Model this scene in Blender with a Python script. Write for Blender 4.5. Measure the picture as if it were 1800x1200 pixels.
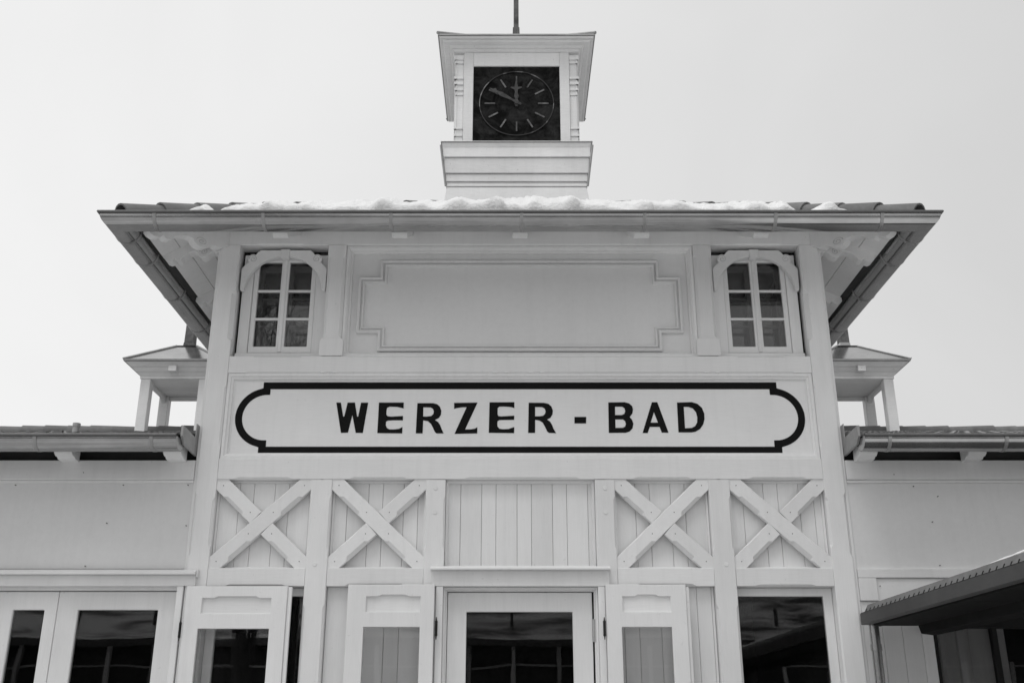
import bpy, bmesh, math, random
from mathutils import Vector, Matrix
from mathutils.geometry import tessellate_polygon

random.seed(7)
scene = bpy.context.scene
for o in list(bpy.data.objects):
    bpy.data.objects.remove(o)
COL = scene.collection
rad = math.radians

# ------------------------------------------------------------------ camera
cam_d = bpy.data.cameras.new('camera')
cam_d.sensor_width = 36.0
cam_d.lens = 36.28
cam_d.clip_start = 0.05
cam_d.clip_end = 2000
cam = bpy.data.objects.new('camera', cam_d)
cam.location = (-0.065, -8.0, 1.65)
cam.rotation_euler = (rad(90 + 20.35), 0, 0)
COL.objects.link(cam)
scene.camera = cam

# ------------------------------------------------------------------ overcast sky
SUN_EL, SUN_AZ = 65.0, -152.0          # the brighter side of the cloud: high, to the left
world = bpy.data.worlds.new('World')
scene.world = world
world.use_nodes = True
wn = world.node_tree
for n in list(wn.nodes):
    wn.nodes.remove(n)
w_out = wn.nodes.new('ShaderNodeOutputWorld')
w_bg = wn.nodes.new('ShaderNodeBackground')
sky = wn.nodes.new('ShaderNodeTexSky')
sky.sky_type = 'NISHITA'
sky.sun_disc = False
sky.sun_elevation = rad(SUN_EL)
sky.sun_rotation = rad(SUN_AZ)
sky.dust_density = 4.0
w_bw = wn.nodes.new('ShaderNodeRGBToBW')
w_mix = wn.nodes.new('ShaderNodeMix')
w_mix.data_type = 'RGBA'
w_mix.inputs[0].default_value = 0.93                 # the share of even cloud cover over the clear sky
# cloud thins out evenly from right to left across the whole sky
w_tc = wn.nodes.new('ShaderNodeTexCoord')
w_sep = wn.nodes.new('ShaderNodeSeparateXYZ')
wn.links.new(w_tc.outputs['Generated'], w_sep.inputs[0])
w_map = wn.nodes.new('ShaderNodeMapRange')
w_map.inputs[1].default_value = -1.0; w_map.inputs[2].default_value = 1.0
w_map.inputs[3].default_value = 8.2 * 1.31; w_map.inputs[4].default_value = 8.2 * 0.69
wn.links.new(w_sep.outputs[0], w_map.inputs[0])
w_ns = wn.nodes.new('ShaderNodeTexNoise')             # faint uneven cloud
w_ns.inputs['Scale'].default_value = 2.6; w_ns.inputs['Detail'].default_value = 5; w_ns.inputs['Distortion'].default_value = 0.6
wn.links.new(w_tc.outputs['Generated'], w_ns.inputs['Vector'])
w_r2 = wn.nodes.new('ShaderNodeMapRange')
w_r2.inputs[1].default_value = 0.3; w_r2.inputs[2].default_value = 0.7
w_r2.inputs[3].default_value = 0.965; w_r2.inputs[4].default_value = 1.035
wn.links.new(w_ns.outputs[0], w_r2.inputs[0])
w_mul = wn.nodes.new('ShaderNodeMath'); w_mul.operation = 'MULTIPLY'
wn.links.new(w_map.outputs[0], w_mul.inputs[0]); wn.links.new(w_r2.outputs[0], w_mul.inputs[1])
wn.links.new(w_mul.outputs[0], w_mix.inputs[7])
wn.links.new(sky.outputs[0], w_bw.inputs[0])
wn.links.new(w_bw.outputs[0], w_mix.inputs[6])
wn.links.new(w_mix.outputs[2], w_bg.inputs[0])
w_bg.inputs[1].default_value = 0.1
wn.links.new(w_bg.outputs[0], w_out.inputs[0])

sun_d = bpy.data.lights.new('sun', 'SUN')
sun_d.energy = 1.05
sun_d.angle = rad(28)
sun_d.color = (1.0, 1.0, 1.0)                        # a black-and-white photograph
sun = bpy.data.objects.new('sun', sun_d)
sd = Vector((math.sin(rad(SUN_AZ)) * math.cos(rad(SUN_EL)), math.cos(rad(SUN_AZ)) * math.cos(rad(SUN_EL)), math.sin(rad(SUN_EL))))
sun.rotation_euler = (-sd).to_track_quat('-Z', 'Y').to_euler()
sun.location = (-6, -6, 20)
COL.objects.link(sun)

scene.view_settings.view_transform = 'Standard'
scene.view_settings.look = 'None'
scene.view_settings.exposure = 0.0
scene.view_settings.gamma = 1.0
scene.render.engine = 'CYCLES'
scene.render.resolution_x = 1024
scene.render.resolution_y = 682

# ------------------------------------------------------------------ materials (all neutral grey)
def new_mat(name):
    m = bpy.data.materials.new(name)
    m.use_nodes = True
    nt = m.node_tree
    return m, nt, nt.nodes['Principled BSDF']

def grey(v):
    return (v, v, v, 1)

def paint(name, base, rough=0.5, var=0.05, dirt=0.12, grain=(3, 3, 3), bump=0.06, spec=0.3, metal=0.0, scale=2.2, rnd=0.07, streak=0.06):
    m, nt, b = new_mat(name)
    N, L = nt.nodes, nt.links
    tc = N.new('ShaderNodeTexCoord')
    geo = N.new('ShaderNodeNewGeometry')
    oi = N.new('ShaderNodeObjectInfo')
    n1 = N.new('ShaderNodeTexNoise'); n1.inputs['Scale'].default_value = scale; n1.inputs['Detail'].default_value = 6
    L.new(geo.outputs['Position'], n1.inputs['Vector'])
    mp = N.new('ShaderNodeMapping'); mp.inputs['Scale'].default_value = grain
    L.new(geo.outputs['Position'], mp.inputs['Vector'])
    n2 = N.new('ShaderNodeTexNoise'); n2.inputs['Scale'].default_value = 22; n2.inputs['Detail'].default_value = 5; n2.inputs['Roughness'].default_value = 0.65
    L.new(mp.outputs[0], n2.inputs['Vector'])
    n3 = N.new('ShaderNodeTexNoise'); n3.inputs['Scale'].default_value = 34; n3.inputs['Detail'].default_value = 2
    L.new(geo.outputs['Position'], n3.inputs['Vector'])
    r1 = N.new('ShaderNodeMapRange'); r1.inputs[1].default_value = 0.3; r1.inputs[2].default_value = 0.7
    r1.inputs[3].default_value = base * (1 - var); r1.inputs[4].default_value = base * (1 + var)
    L.new(n1.outputs[0], r1.inputs[0])
    # fine grain
    r2 = N.new('ShaderNodeMapRange'); r2.inputs[1].default_value = 0.35; r2.inputs[2].default_value = 0.65
    r2.inputs[3].default_value = 1 - var * 0.7; r2.inputs[4].default_value = 1 + var * 0.3
    L.new(n2.outputs[0], r2.inputs[0])
    mu = N.new('ShaderNodeMath'); mu.operation = 'MULTIPLY'
    L.new(r1.outputs[0], mu.inputs[0]); L.new(r2.outputs[0], mu.inputs[1])
    # sparse dirt specks
    r3 = N.new('ShaderNodeMapRange'); r3.inputs[1].default_value = 0.70; r3.inputs[2].default_value = 0.78
    r3.inputs[3].default_value = 1.0; r3.inputs[4].default_value = 1 - dirt
    L.new(n3.outputs[0], r3.inputs[0])
    mu2 = N.new('ShaderNodeMath'); mu2.operation = 'MULTIPLY'
    L.new(mu.outputs[0], mu2.inputs[0]); L.new(r3.outputs[0], mu2.inputs[1])
    # faint rain streaks and grime with shapes of their own
    mps = N.new('ShaderNodeMapping'); mps.inputs['Scale'].default_value = (9, 9, 0.7)
    L.new(geo.outputs['Position'], mps.inputs['Vector'])
    n4 = N.new('ShaderNodeTexNoise'); n4.inputs['Scale'].default_value = 2.0; n4.inputs['Detail'].default_value = 4; n4.inputs['Roughness'].default_value = 0.6
    L.new(mps.outputs[0], n4.inputs['Vector'])
    r5 = N.new('ShaderNodeMapRange'); r5.inputs[1].default_value = 0.48; r5.inputs[2].default_value = 0.80
    r5.inputs[3].default_value = 1.0; r5.inputs[4].default_value = 1 - streak
    L.new(n4.outputs[0], r5.inputs[0])
    mus = N.new('ShaderNodeMath'); mus.operation = 'MULTIPLY'
    L.new(mu2.outputs[0], mus.inputs[0]); L.new(r5.outputs[0], mus.inputs[1])
    mu2 = mus
    # a different tone for every piece
    r4 = N.new('ShaderNodeMapRange'); r4.inputs[3].default_value = 1 - rnd; r4.inputs[4].default_value = 1 + rnd * 0.4
    L.new(oi.outputs['Random'], r4.inputs[0])
    mu3 = N.new('ShaderNodeMath'); mu3.operation = 'MULTIPLY'
    L.new(mu2.outputs[0], mu3.inputs[0]); L.new(r4.outputs[0], mu3.inputs[1])
    L.new(mu3.outputs[0], b.inputs['Base Color'])
    bp = N.new('ShaderNodeBump'); bp.inputs['Strength'].default_value = bump; bp.inputs['Distance'].default_value = 0.004
    L.new(n2.outputs[0], bp.inputs['Height'])
    L.new(bp.outputs[0], b.inputs['Normal'])
    rr = N.new('ShaderNodeMapRange'); rr.inputs[3].default_value = rough - 0.08; rr.inputs[4].default_value = rough + 0.08
    L.new(n1.outputs[0], rr.inputs[0]); L.new(rr.outputs[0], b.inputs['Roughness'])
    b.inputs['Metallic'].default_value = metal
    b.inputs['Specular IOR Level'].default_value = spec
    return m

M = {}
M['paint'] = paint('white_paint', 0.81, 0.5, 0.03, 0.10, (1.5, 1.5, 1.5), 0.10)
M['paint_v'] = paint('white_paint_upright_grain', 0.81, 0.5, 0.035, 0.12, (6, 6, 0.35), 0.22)
M['paint_h'] = paint('white_paint_level_grain', 0.81, 0.5, 0.035, 0.12, (0.35, 6, 6), 0.22)
M['wall'] = paint('painted_render', 0.78, 0.6, 0.03, 0.08, (1, 1, 1), 0.10, scale=1.1, streak=0.035)
M['sign'] = paint('sign_paint', 0.82, 0.45, 0.025, 0.06, (0.5, 3, 3), 0.06, rnd=0.0, streak=0.04)
M['tower'] = paint('weathered_white_paint', 0.84, 0.55, 0.06, 0.25, (0.5, 3, 3), 0.30)
M['trim_grey'] = paint('grey_flashing_paint', 0.55, 0.45, 0.08, 0.2, (1, 1, 3), 0.15)
M['zinc'] = paint('zinc_sheet', 0.42, 0.19, 0.12, 0.05, (0.6, 2, 2), 0.04, streak=0.0, metal=0.95, scale=3.0, rnd=0.03)
M['rim_shade'] = paint('zinc_rim_shaded', 0.16, 0.5, 0.14, 0.1, (1, 1, 1), 0.1, metal=0.5, streak=0.0)  # darker zinc: shade under the rolled rim put into its colour
M['zinc_dull'] = paint('weathered_zinc', 0.40, 0.5, 0.14, 0.12, (1, 1, 1), 0.12, metal=0.7, scale=4.0)
M['tile'] = paint('clay_tile', 0.17, 0.6, 0.16, 0.3, (1, 1, 1), 0.5, scale=6.0, rnd=0.18)
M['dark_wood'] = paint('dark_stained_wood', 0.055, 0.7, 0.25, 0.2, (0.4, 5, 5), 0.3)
M['pole_wood'] = paint('weathered_pole_wood', 0.14, 0.8, 0.45, 0.6, (5, 5, 0.5), 0.6, scale=9)
M['black'] = paint('black_sign_paint', 0.007, 0.65, 0.2, 0.0, (1, 1, 1), 0.08, spec=0.12, rnd=0.0)
M['iron'] = paint('black_iron', 0.02, 0.5, 0.2, 0.0, (1, 1, 1), 0.1, metal=0.3)
M['steel'] = paint('hinge_steel', 0.5, 0.35, 0.1, 0.1, (1, 1, 1), 0.05, metal=0.8)
M['mark'] = paint('faded_hour_mark', 0.17, 0.5, 0.45, 0.5, (1, 1, 1), 0.1, scale=14, rnd=0.6)
M['hand'] = paint('rusted_hand', 0.06, 0.6, 0.5, 0.5, (1, 1, 1), 0.3, scale=14)
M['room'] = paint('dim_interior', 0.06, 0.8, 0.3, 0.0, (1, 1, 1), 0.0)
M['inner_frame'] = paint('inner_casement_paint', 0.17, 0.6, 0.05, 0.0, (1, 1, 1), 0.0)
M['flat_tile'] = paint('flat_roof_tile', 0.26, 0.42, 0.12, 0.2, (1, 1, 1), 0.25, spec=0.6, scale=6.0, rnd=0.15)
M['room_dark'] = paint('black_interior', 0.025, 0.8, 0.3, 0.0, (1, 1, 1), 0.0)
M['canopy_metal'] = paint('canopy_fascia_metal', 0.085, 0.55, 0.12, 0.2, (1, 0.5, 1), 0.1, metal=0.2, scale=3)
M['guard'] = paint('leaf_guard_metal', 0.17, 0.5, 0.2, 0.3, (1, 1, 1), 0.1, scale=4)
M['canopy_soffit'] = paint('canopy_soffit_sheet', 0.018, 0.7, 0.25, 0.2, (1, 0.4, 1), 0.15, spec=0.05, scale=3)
M['ground'] = paint('trodden_snow', 0.57, 0.7, 0.45, 0.2, (1, 1, 1), 0.5, scale=0.5)
M['bark'] = paint('bark', 0.07, 0.9, 0.4, 0.2, (3, 3, 0.6), 0.6, scale=5)
M['curtain'] = paint('grey_curtain', 0.6, 0.8, 0.08, 0.0, (8, 8, 0.1), 0.2)

# worn dial plate: dark with paler, blotchy patina
m, nt, b = new_mat('dial_patina')
N, L = nt.nodes, nt.links
geo = N.new('ShaderNodeNewGeometry')
na = N.new('ShaderNodeTexNoise'); na.inputs['Scale'].default_value = 6.5; na.inputs['Detail'].default_value = 10; na.inputs['Roughness'].default_value = 0.75; na.inputs['Distortion'].default_value = 0.6
L.new(geo.outputs['Position'], na.inputs['Vector'])
cr = N.new('ShaderNodeValToRGB')
cr.color_ramp.elements[0].position = 0.42; cr.color_ramp.elements[0].color = grey(0.003)
cr.color_ramp.elements[1].position = 0.68; cr.color_ramp.elements[1].color = grey(0.036)
L.new(na.outputs[0], cr.inputs[0]); L.new(cr.outputs[0], b.inputs['Base Color'])
bp = N.new('ShaderNodeBump'); bp.inputs['Strength'].default_value = 0.35; bp.inputs['Distance'].default_value = 0.01
L.new(na.outputs[0], bp.inputs['Height']); L.new(bp.outputs[0], b.inputs['Normal'])
b.inputs['Roughness'].default_value = 0.8
b.inputs['Specular IOR Level'].default_value = 0.08
M['dial'] = m

# flaking gilt of the dial ring
m, nt, b = new_mat('flaking_ring')
N, L = nt.nodes, nt.links
geo = N.new('ShaderNodeNewGeometry')
na = N.new('ShaderNodeTexNoise'); na.inputs['Scale'].default_value = 6.0; na.inputs['Detail'].default_value = 5
L.new(geo.outputs['Position'], na.inputs['Vector'])
cr = N.new('ShaderNodeValToRGB')
cr.color_ramp.elements[0].position = 0.52; cr.color_ramp.elements[0].color = grey(0.012)
cr.color_ramp.elements[1].position = 0.66; cr.color_ramp.elements[1].color = grey(0.35)
L.new(na.outputs[0], cr.inputs[0]); L.new(cr.outputs[0], b.inputs['Base Color'])
b.inputs['Roughness'].default_value = 0.6
M['ring'] = m

# snow
m, nt, b = new_mat('snow')
N, L = nt.nodes, nt.links
geo = N.new('ShaderNodeNewGeometry')
na = N.new('ShaderNodeTexNoise'); na.inputs['Scale'].default_value = 38; na.inputs['Detail'].default_value = 8
L.new(geo.outputs['Position'], na.inputs['Vector'])
bp = N.new('ShaderNodeBump'); bp.inputs['Strength'].default_value = 0.6; bp.inputs['Distance'].default_value = 0.02
L.new(na.outputs[0], bp.inputs['Height']); L.new(bp.outputs[0], b.inputs['Normal'])
b.inputs['Base Color'].default_value = grey(0.84)
b.inputs['Roughness'].default_value = 0.6
b.inputs['Specular IOR Level'].default_value = 0.25
M['snow'] = m

# unseen hill ring: snow bands made up to streak the glass reflections
m, nt, b = new_mat('reflection_hill_bands')
N, L = nt.nodes, nt.links
geo = N.new('ShaderNodeNewGeometry')
mp = N.new('ShaderNodeMapping'); mp.inputs['Scale'].default_value = (0.035, 0.035, 0.42)
L.new(geo.outputs['Position'], mp.inputs['Vector'])
na = N.new('ShaderNodeTexNoise'); na.inputs['Scale'].default_value = 1.0; na.inputs['Detail'].default_value = 7; na.inputs['Roughness'].default_value = 0.62; na.inputs['Distortion'].default_value = 1.2
L.new(mp.outputs[0], na.inputs['Vector'])
cr = N.new('ShaderNodeValToRGB')
cr.color_ramp.elements[0].position = 0.47; cr.color_ramp.elements[0].color = grey(0.025)
cr.color_ramp.elements[1].position = 0.66; cr.color_ramp.elements[1].color = grey(0.75)
L.new(na.outputs[0], cr.inputs[0]); L.new(cr.outputs[0], b.inputs['Base Color'])
b.inputs['Roughness'].default_value = 0.9
M['hill'] = m

# roof of the stand-in building: snow patches made up to break its reflection
m, nt, b = new_mat('reflection_roof_patches')
N, L = nt.nodes, nt.links
geo = N.new('ShaderNodeNewGeometry')
mp = N.new('ShaderNodeMapping'); mp.inputs['Scale'].default_value = (0.35, 0.8, 2.2)
L.new(geo.outputs['Position'], mp.inputs['Vector'])
na = N.new('ShaderNodeTexNoise'); na.inputs['Scale'].default_value = 1.0; na.inputs['Detail'].default_value = 6; na.inputs['Distortion'].default_value = 0.5
L.new(mp.outputs[0], na.inputs['Vector'])
cr = N.new('ShaderNodeValToRGB')
cr.color_ramp.elements[0].position = 0.40; cr.color_ramp.elements[0].color = grey(0.05)
cr.color_ramp.elements[1].position = 0.56; cr.color_ramp.elements[1].color = grey(0.8)
L.new(na.outputs[0], cr.inputs[0]); L.new(cr.outputs[0], b.inputs['Base Color'])
M['patchy_snow'] = m

# window glass: thin, reflects by angle, slightly wavy
def glass(name, tint, wav=0.003, ior=1.42):
    m, nt, b = new_mat(name)
    N, L = nt.nodes, nt.links
    N.remove(b)
    out = N['Material Output']
    fr = N.new('ShaderNodeFresnel'); fr.inputs['IOR'].default_value = ior
    tr = N.new('ShaderNodeBsdfTransparent'); tr.inputs[0].default_value = grey(tint)
    gl = N.new('ShaderNodeBsdfGlossy'); gl.inputs['Roughness'].default_value = 0.01; gl.inputs[0].default_value = grey(0.95)
    geo = N.new('ShaderNodeNewGeometry')
    ns = N.new('ShaderNodeTexNoise'); ns.inputs['Scale'].default_value = 2.6; ns.inputs['Detail'].default_value = 1
    L.new(geo.outputs['Position'], ns.inputs['Vector'])
    bp = N.new('ShaderNodeBump'); bp.inputs['Strength'].default_value = wav; bp.inputs['Distance'].default_value = 0.1
    L.new(ns.outputs[0], bp.inputs['Height'])
    L.new(bp.outputs[0], gl.inputs['Normal']); L.new(bp.outputs[0], fr.inputs['Normal'])
    mx = N.new('ShaderNodeMixShader')
    L.new(fr.outputs[0], mx.inputs[0]); L.new(tr.outputs[0], mx.inputs[1]); L.new(gl.outputs[0], mx.inputs[2])
    L.new(mx.outputs[0], out.inputs['Surface'])
    return m
M['glass'] = glass('window_glass', 0.98)
M['glass_upper'] = glass('upper_window_glass', 0.94, 0.003, 1.52)
M['glass_door'] = glass('door_glass', 0.9, 0.005)

# ------------------------------------------------------------------ builders
WL = {}                                    # world position of every object (nothing is rotated above a part)

def put(name, me, c, parent=None, rot=None):
    o = bpy.data.objects.new(name, me)
    COL.objects.link(o)
    c = Vector(c)
    WL[o] = c
    if parent is not None:
        o.parent = parent
        o.location = c - WL[parent]
    else:
        o.location = c
    if rot:
        o.rotation_euler = rot
    return o

def thing(name, loc, label, cat, group=None):
    o = put(name, None, loc)
    o['label'] = label; o['category'] = cat
    if group: o['group'] = group
    return o

def tag(o, label, cat, group=None):
    o['label'] = label; o['category'] = cat
    if group: o['group'] = group
    return o

def bm_obj(name, bm, mat, parent=None, bevel=0.0, smooth=None, recalc=True):
    if recalc:
        bmesh.ops.recalc_face_normals(bm, faces=bm.faces[:])
    if bevel > 0:
        ed = [e for e in bm.edges if len(e.link_faces) == 2 and e.calc_face_angle(0) > rad(28)]
        bmesh.ops.bevel(bm, geom=ed, offset=bevel, offset_type='OFFSET', segments=1, profile=0.5, affect='EDGES', clamp_overlap=True)
    co = [v.co for v in bm.verts]
    lo = Vector((min(c.x for c in co), min(c.y for c in co), min(c.z for c in co)))
    hi = Vector((max(c.x for c in co), max(c.y for c in co), max(c.z for c in co)))
    c = (lo + hi) / 2
    for v in bm.verts:
        v.co -= c
    me = bpy.data.meshes.new(name)
    bm.to_mesh(me); bm.free()
    if smooth is not None:
        for p in me.polygons: p.use_smooth = True
        me.set_sharp_from_angle(angle=rad(smooth))
    me.materials.append(M[mat])
    return put(name, me, c, parent)

def add_prism(bm, outer, f, a0, a1, holes=()):
    """outline (u, v) pushed from a0 to a1; f(u, v, a) gives the point"""
    rings = [outer] + list(holes)
    if holes:
        flat = [p for r in rings for p in r]
        tris = tessellate_polygon([[Vector((u, v, 0)) for u, v in r] for r in rings])
        A = [bm.verts.new(f(u, v, a0)) for u, v in flat]
        B = [bm.verts.new(f(u, v, a1)) for u, v in flat]
        for t in tris:
            bm.faces.new([A[i] for i in t])
            bm.faces.new([B[i] for i in reversed(t)])
        k = 0
        for r in rings:
            n = len(r)
            for i in range(n):
                j = (i + 1) % n
                bm.faces.new([A[k + i], A[k + j], B[k + j], B[k + i]])
            k += n
    else:
        A = [bm.verts.new(f(u, v, a0)) for u, v in outer]
        B = [bm.verts.new(f(u, v, a1)) for u, v in outer]
        bm.faces.new(A); bm.faces.new(B[::-1])
        n = len(outer)
        for i in range(n):
            j = (i + 1) % n
            bm.faces.new([A[i], A[j], B[j], B[i]])

FY = lambda u, v, a: (u, a, v)
FX = lambda u, v, a: (a, u, v)
FZ = lambda u, v, a: (u, v, a)

def prism(name, outer, a0, a1, mat, parent=None, holes=(), bevel=0.003, f=FY, smooth=None):
    bm = bmesh.new()
    add_prism(bm, outer, f, a0, a1, holes)
    return bm_obj(name, bm, mat, parent, bevel, smooth)

def rect(x0, x1, z0, z1):
    return [(x0, z0), (x1, z0), (x1, z1), (x0, z1)]

def box(name, x0, x1, y0, y1, z0, z1, mat, parent=None, bevel=0.003):
    if x0 > x1: x0, x1 = x1, x0
    return prism(name, rect(x0, x1, z0, z1), y0, y1, mat, parent, (), bevel)

def add_box(bm, x0, x1, y0, y1, z0, z1):
    add_prism(bm, rect(min(x0, x1), max(x0, x1), z0, z1), FY, y0, y1)

def bar(name, A, B, w, y0, y1, mat, parent=None, left=(), right=(), cut=0.03, base=0.0036):
    """timber from A to B in the facade plane; left / right list chamfered stretches (t0, t1, size) of its two front edges, in metres along it"""
    A = Vector((A[0], 0, A[1])); B = Vector((B[0], 0, B[1]))
    L = (B - A).length
    d = (B - A) / L
    n = Vector((-d.z, 0, d.x))             # to the left of the direction of travel
    st = {0.0, L}
    for lst in (left, right):
        for t0, t1, c in lst:
            st |= {t0, t0 + cut, t1 - cut, t1}
    st = sorted(s for s in st if -1e-6 <= s <= L + 1e-6)
    def ch(lst, s):
        best = base
        for t0, t1, c in lst:
            if t0 < s < t1:
                best = max(best, base + (c - base) * min(1, (s - t0) / cut, (t1 - s) / cut))
        return best
    bm = bmesh.new()
    prev = None
    for s in st:
        cl, cr = ch(left, s), ch(right, s)
        p = A + d * s
        h = w / 2
        prof = [(-h, y1), (h, y1), (h, y0 + cl), (h - cl, y0), (-h + cr, y0), (-h, y0 + cr)]
        ring = [bm.verts.new((p.x + n.x * q, y, p.z + n.z * q)) for q, y in prof]
        if prev:
            for i in range(6):
                j = (i + 1) % 6
                bm.faces.new([prev[i], prev[j], ring[j], ring[i]])
        else:
            bm.faces.new(ring)
        prev = ring
    bm.faces.new(prev[::-1])
    return bm_obj(name, bm, mat, parent)

def offset_path(path, d, closed):
    n = len(path); out = []
    for i in range(n):
        p = Vector(path[i])
        a = Vector(path[(i - 1) % n]); c = Vector(path[(i + 1) % n])
        e1 = (p - a).normalized() if (closed or i > 0) else None
        e2 = (c - p).normalized() if (closed or i < n - 1) else None
        if e1 is None: e1 = e2
        if e2 is None: e2 = e1
        n1 = Vector((-e1.y, e1.x)); n2 = Vector((-e2.y, e2.x))
        k = 1 + n1.dot(n2)
        out.append(p + (n1 + n2) * (d / max(k, 0.2)))
    return out

def sweep(name, path, prof, f, mat, parent=None, closed=True, smooth=None, bm=None):
    """mitred moulding: prof is a closed list of (offset to the left of the path, height)"""
    own = bm is None
    if own: bm = bmesh.new()
    rings = []
    cols = [offset_path(path, o, closed) for o, h in prof]
    n = len(path)
    for i in range(n):
        rings.append([bm.verts.new(f(cols[k][i].x, cols[k][i].y, prof[k][1])) for k in range(len(prof))])
    m = len(prof)
    for i in range(n if closed else n - 1):
        a, b2 = rings[i], rings[(i + 1) % n]
        for k in range(m):
            q = (k + 1) % m
            bm.faces.new([a[k], a[q], b2[q], b2[k]])
    if not closed:
        bm.faces.new(rings[0]); bm.faces.new(rings[-1][::-1])
    if own:
        return bm_obj(name, bm, mat, parent, 0, smooth)

def add_tube(bm, pts, rads, seg=6, cap=True):
    rings = []
    for i, p in enumerate(pts):
        p = Vector(p)
        a = Vector(pts[max(i - 1, 0)]); c = Vector(pts[min(i + 1, len(pts) - 1)])
        d = (c - a).normalized()
        up = Vector((0, 0, 1)) if abs(d.z) < 0.9 else Vector((0, 1, 0))
        s = d.cross(up).normalized(); t = s.cross(d)
        r = rads[i] if isinstance(rads, (list, tuple)) else rads
        rings.append([bm.verts.new(p + (s * math.cos(2 * math.pi * k / seg) + t * math.sin(2 * math.pi * k / seg)) * r) for k in range(seg)])
    for a, b2 in zip(rings, rings[1:]):
        for k in range(seg):
            q = (k + 1) % seg
            bm.faces.new([a[k], a[q], b2[q], b2[k]])
    if cap:
        bm.faces.new(rings[0][::-1]); bm.faces.new(rings[-1])

def tube(name, pts, r, mat, parent=None, seg=8):
    bm = bmesh.new(); add_tube(bm, pts, r, seg)
    return bm_obj(name, bm, mat, parent, 0, 40)

def add_frustum(bm, cx, cy, z0, h0, z1, h1):
    lo = [bm.verts.new((cx + sx * h0, cy + sy * h0, z0)) for sx, sy in ((-1, -1), (1, -1), (1, 1), (-1, 1))]
    hi = [bm.verts.new((cx + sx * h1, cy + sy * h1, z1)) for sx, sy in ((-1, -1), (1, -1), (1, 1), (-1, 1))]
    bm.faces.new(lo[::-1]); bm.faces.new(hi)
    for i in range(4):
        j = (i + 1) % 4
        bm.faces.new([lo[i], lo[j], hi[j], hi[i]])

def frustum(name, cx, cy, z0, h0, z1, h1, mat, parent=None, bevel=0.003):
    bm = bmesh.new(); add_frustum(bm, cx, cy, z0, h0, z1, h1)
    return bm_obj(name, bm, mat, parent, bevel)

def arc(cx, cz, r, a0, a1, n):
    return [(cx + r * math.cos(rad(a0 + (a1 - a0) * i / n)), cz + r * math.sin(rad(a0 + (a1 - a0) * i / n))) for i in range(n + 1)]

# ------------------------------------------------------------------ the setting
bm = bmesh.new()
vs = [bm.verts.new(p) for p in ((-400, -400, 0), (400, -400, 0), (400, 400, 0), (-400, 400, 0))]
bm.faces.new(vs)
g = bm_obj('ground', bm, 'ground'); g['kind'] = 'structure'

bm = bmesh.new()                            # wooded ring added to darken the glass reflections, below the eaves line
rings = []
NA = 360
for r, hh in ((230, -1.0), (240, 12), (262, 25), (300, 38), (340, -1.0)):
    row = []
    for i in range(NA):
        a = 2 * math.pi * i / NA
        w_ = 0.95 + 0.10 * math.sin(3 * a + 1) + 0.06 * math.sin(17 * a) + random.uniform(-.04, .04) * (i % 2)
        row.append(bm.verts.new((r * math.cos(a), r * math.sin(a), hh * (w_ if hh > 0 else 1))))
    rings.append(row)
for a, b2 in zip(rings, rings[1:]):
    for i in range(NA):
        j = (i + 1) % NA
        bm.faces.new([a[i], a[j], b2[j], b2[i]])
h = bm_obj('reflection_hills', bm, 'hill', smooth=60); h['kind'] = 'structure'

# ------------------------------------------------------------------ bath house (central pavilion)
BH = thing('bath_house', (0, 2.4, 0), 'tall white timber middle building with crossed braces, upper windows and hipped tile roof', 'building')

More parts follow.
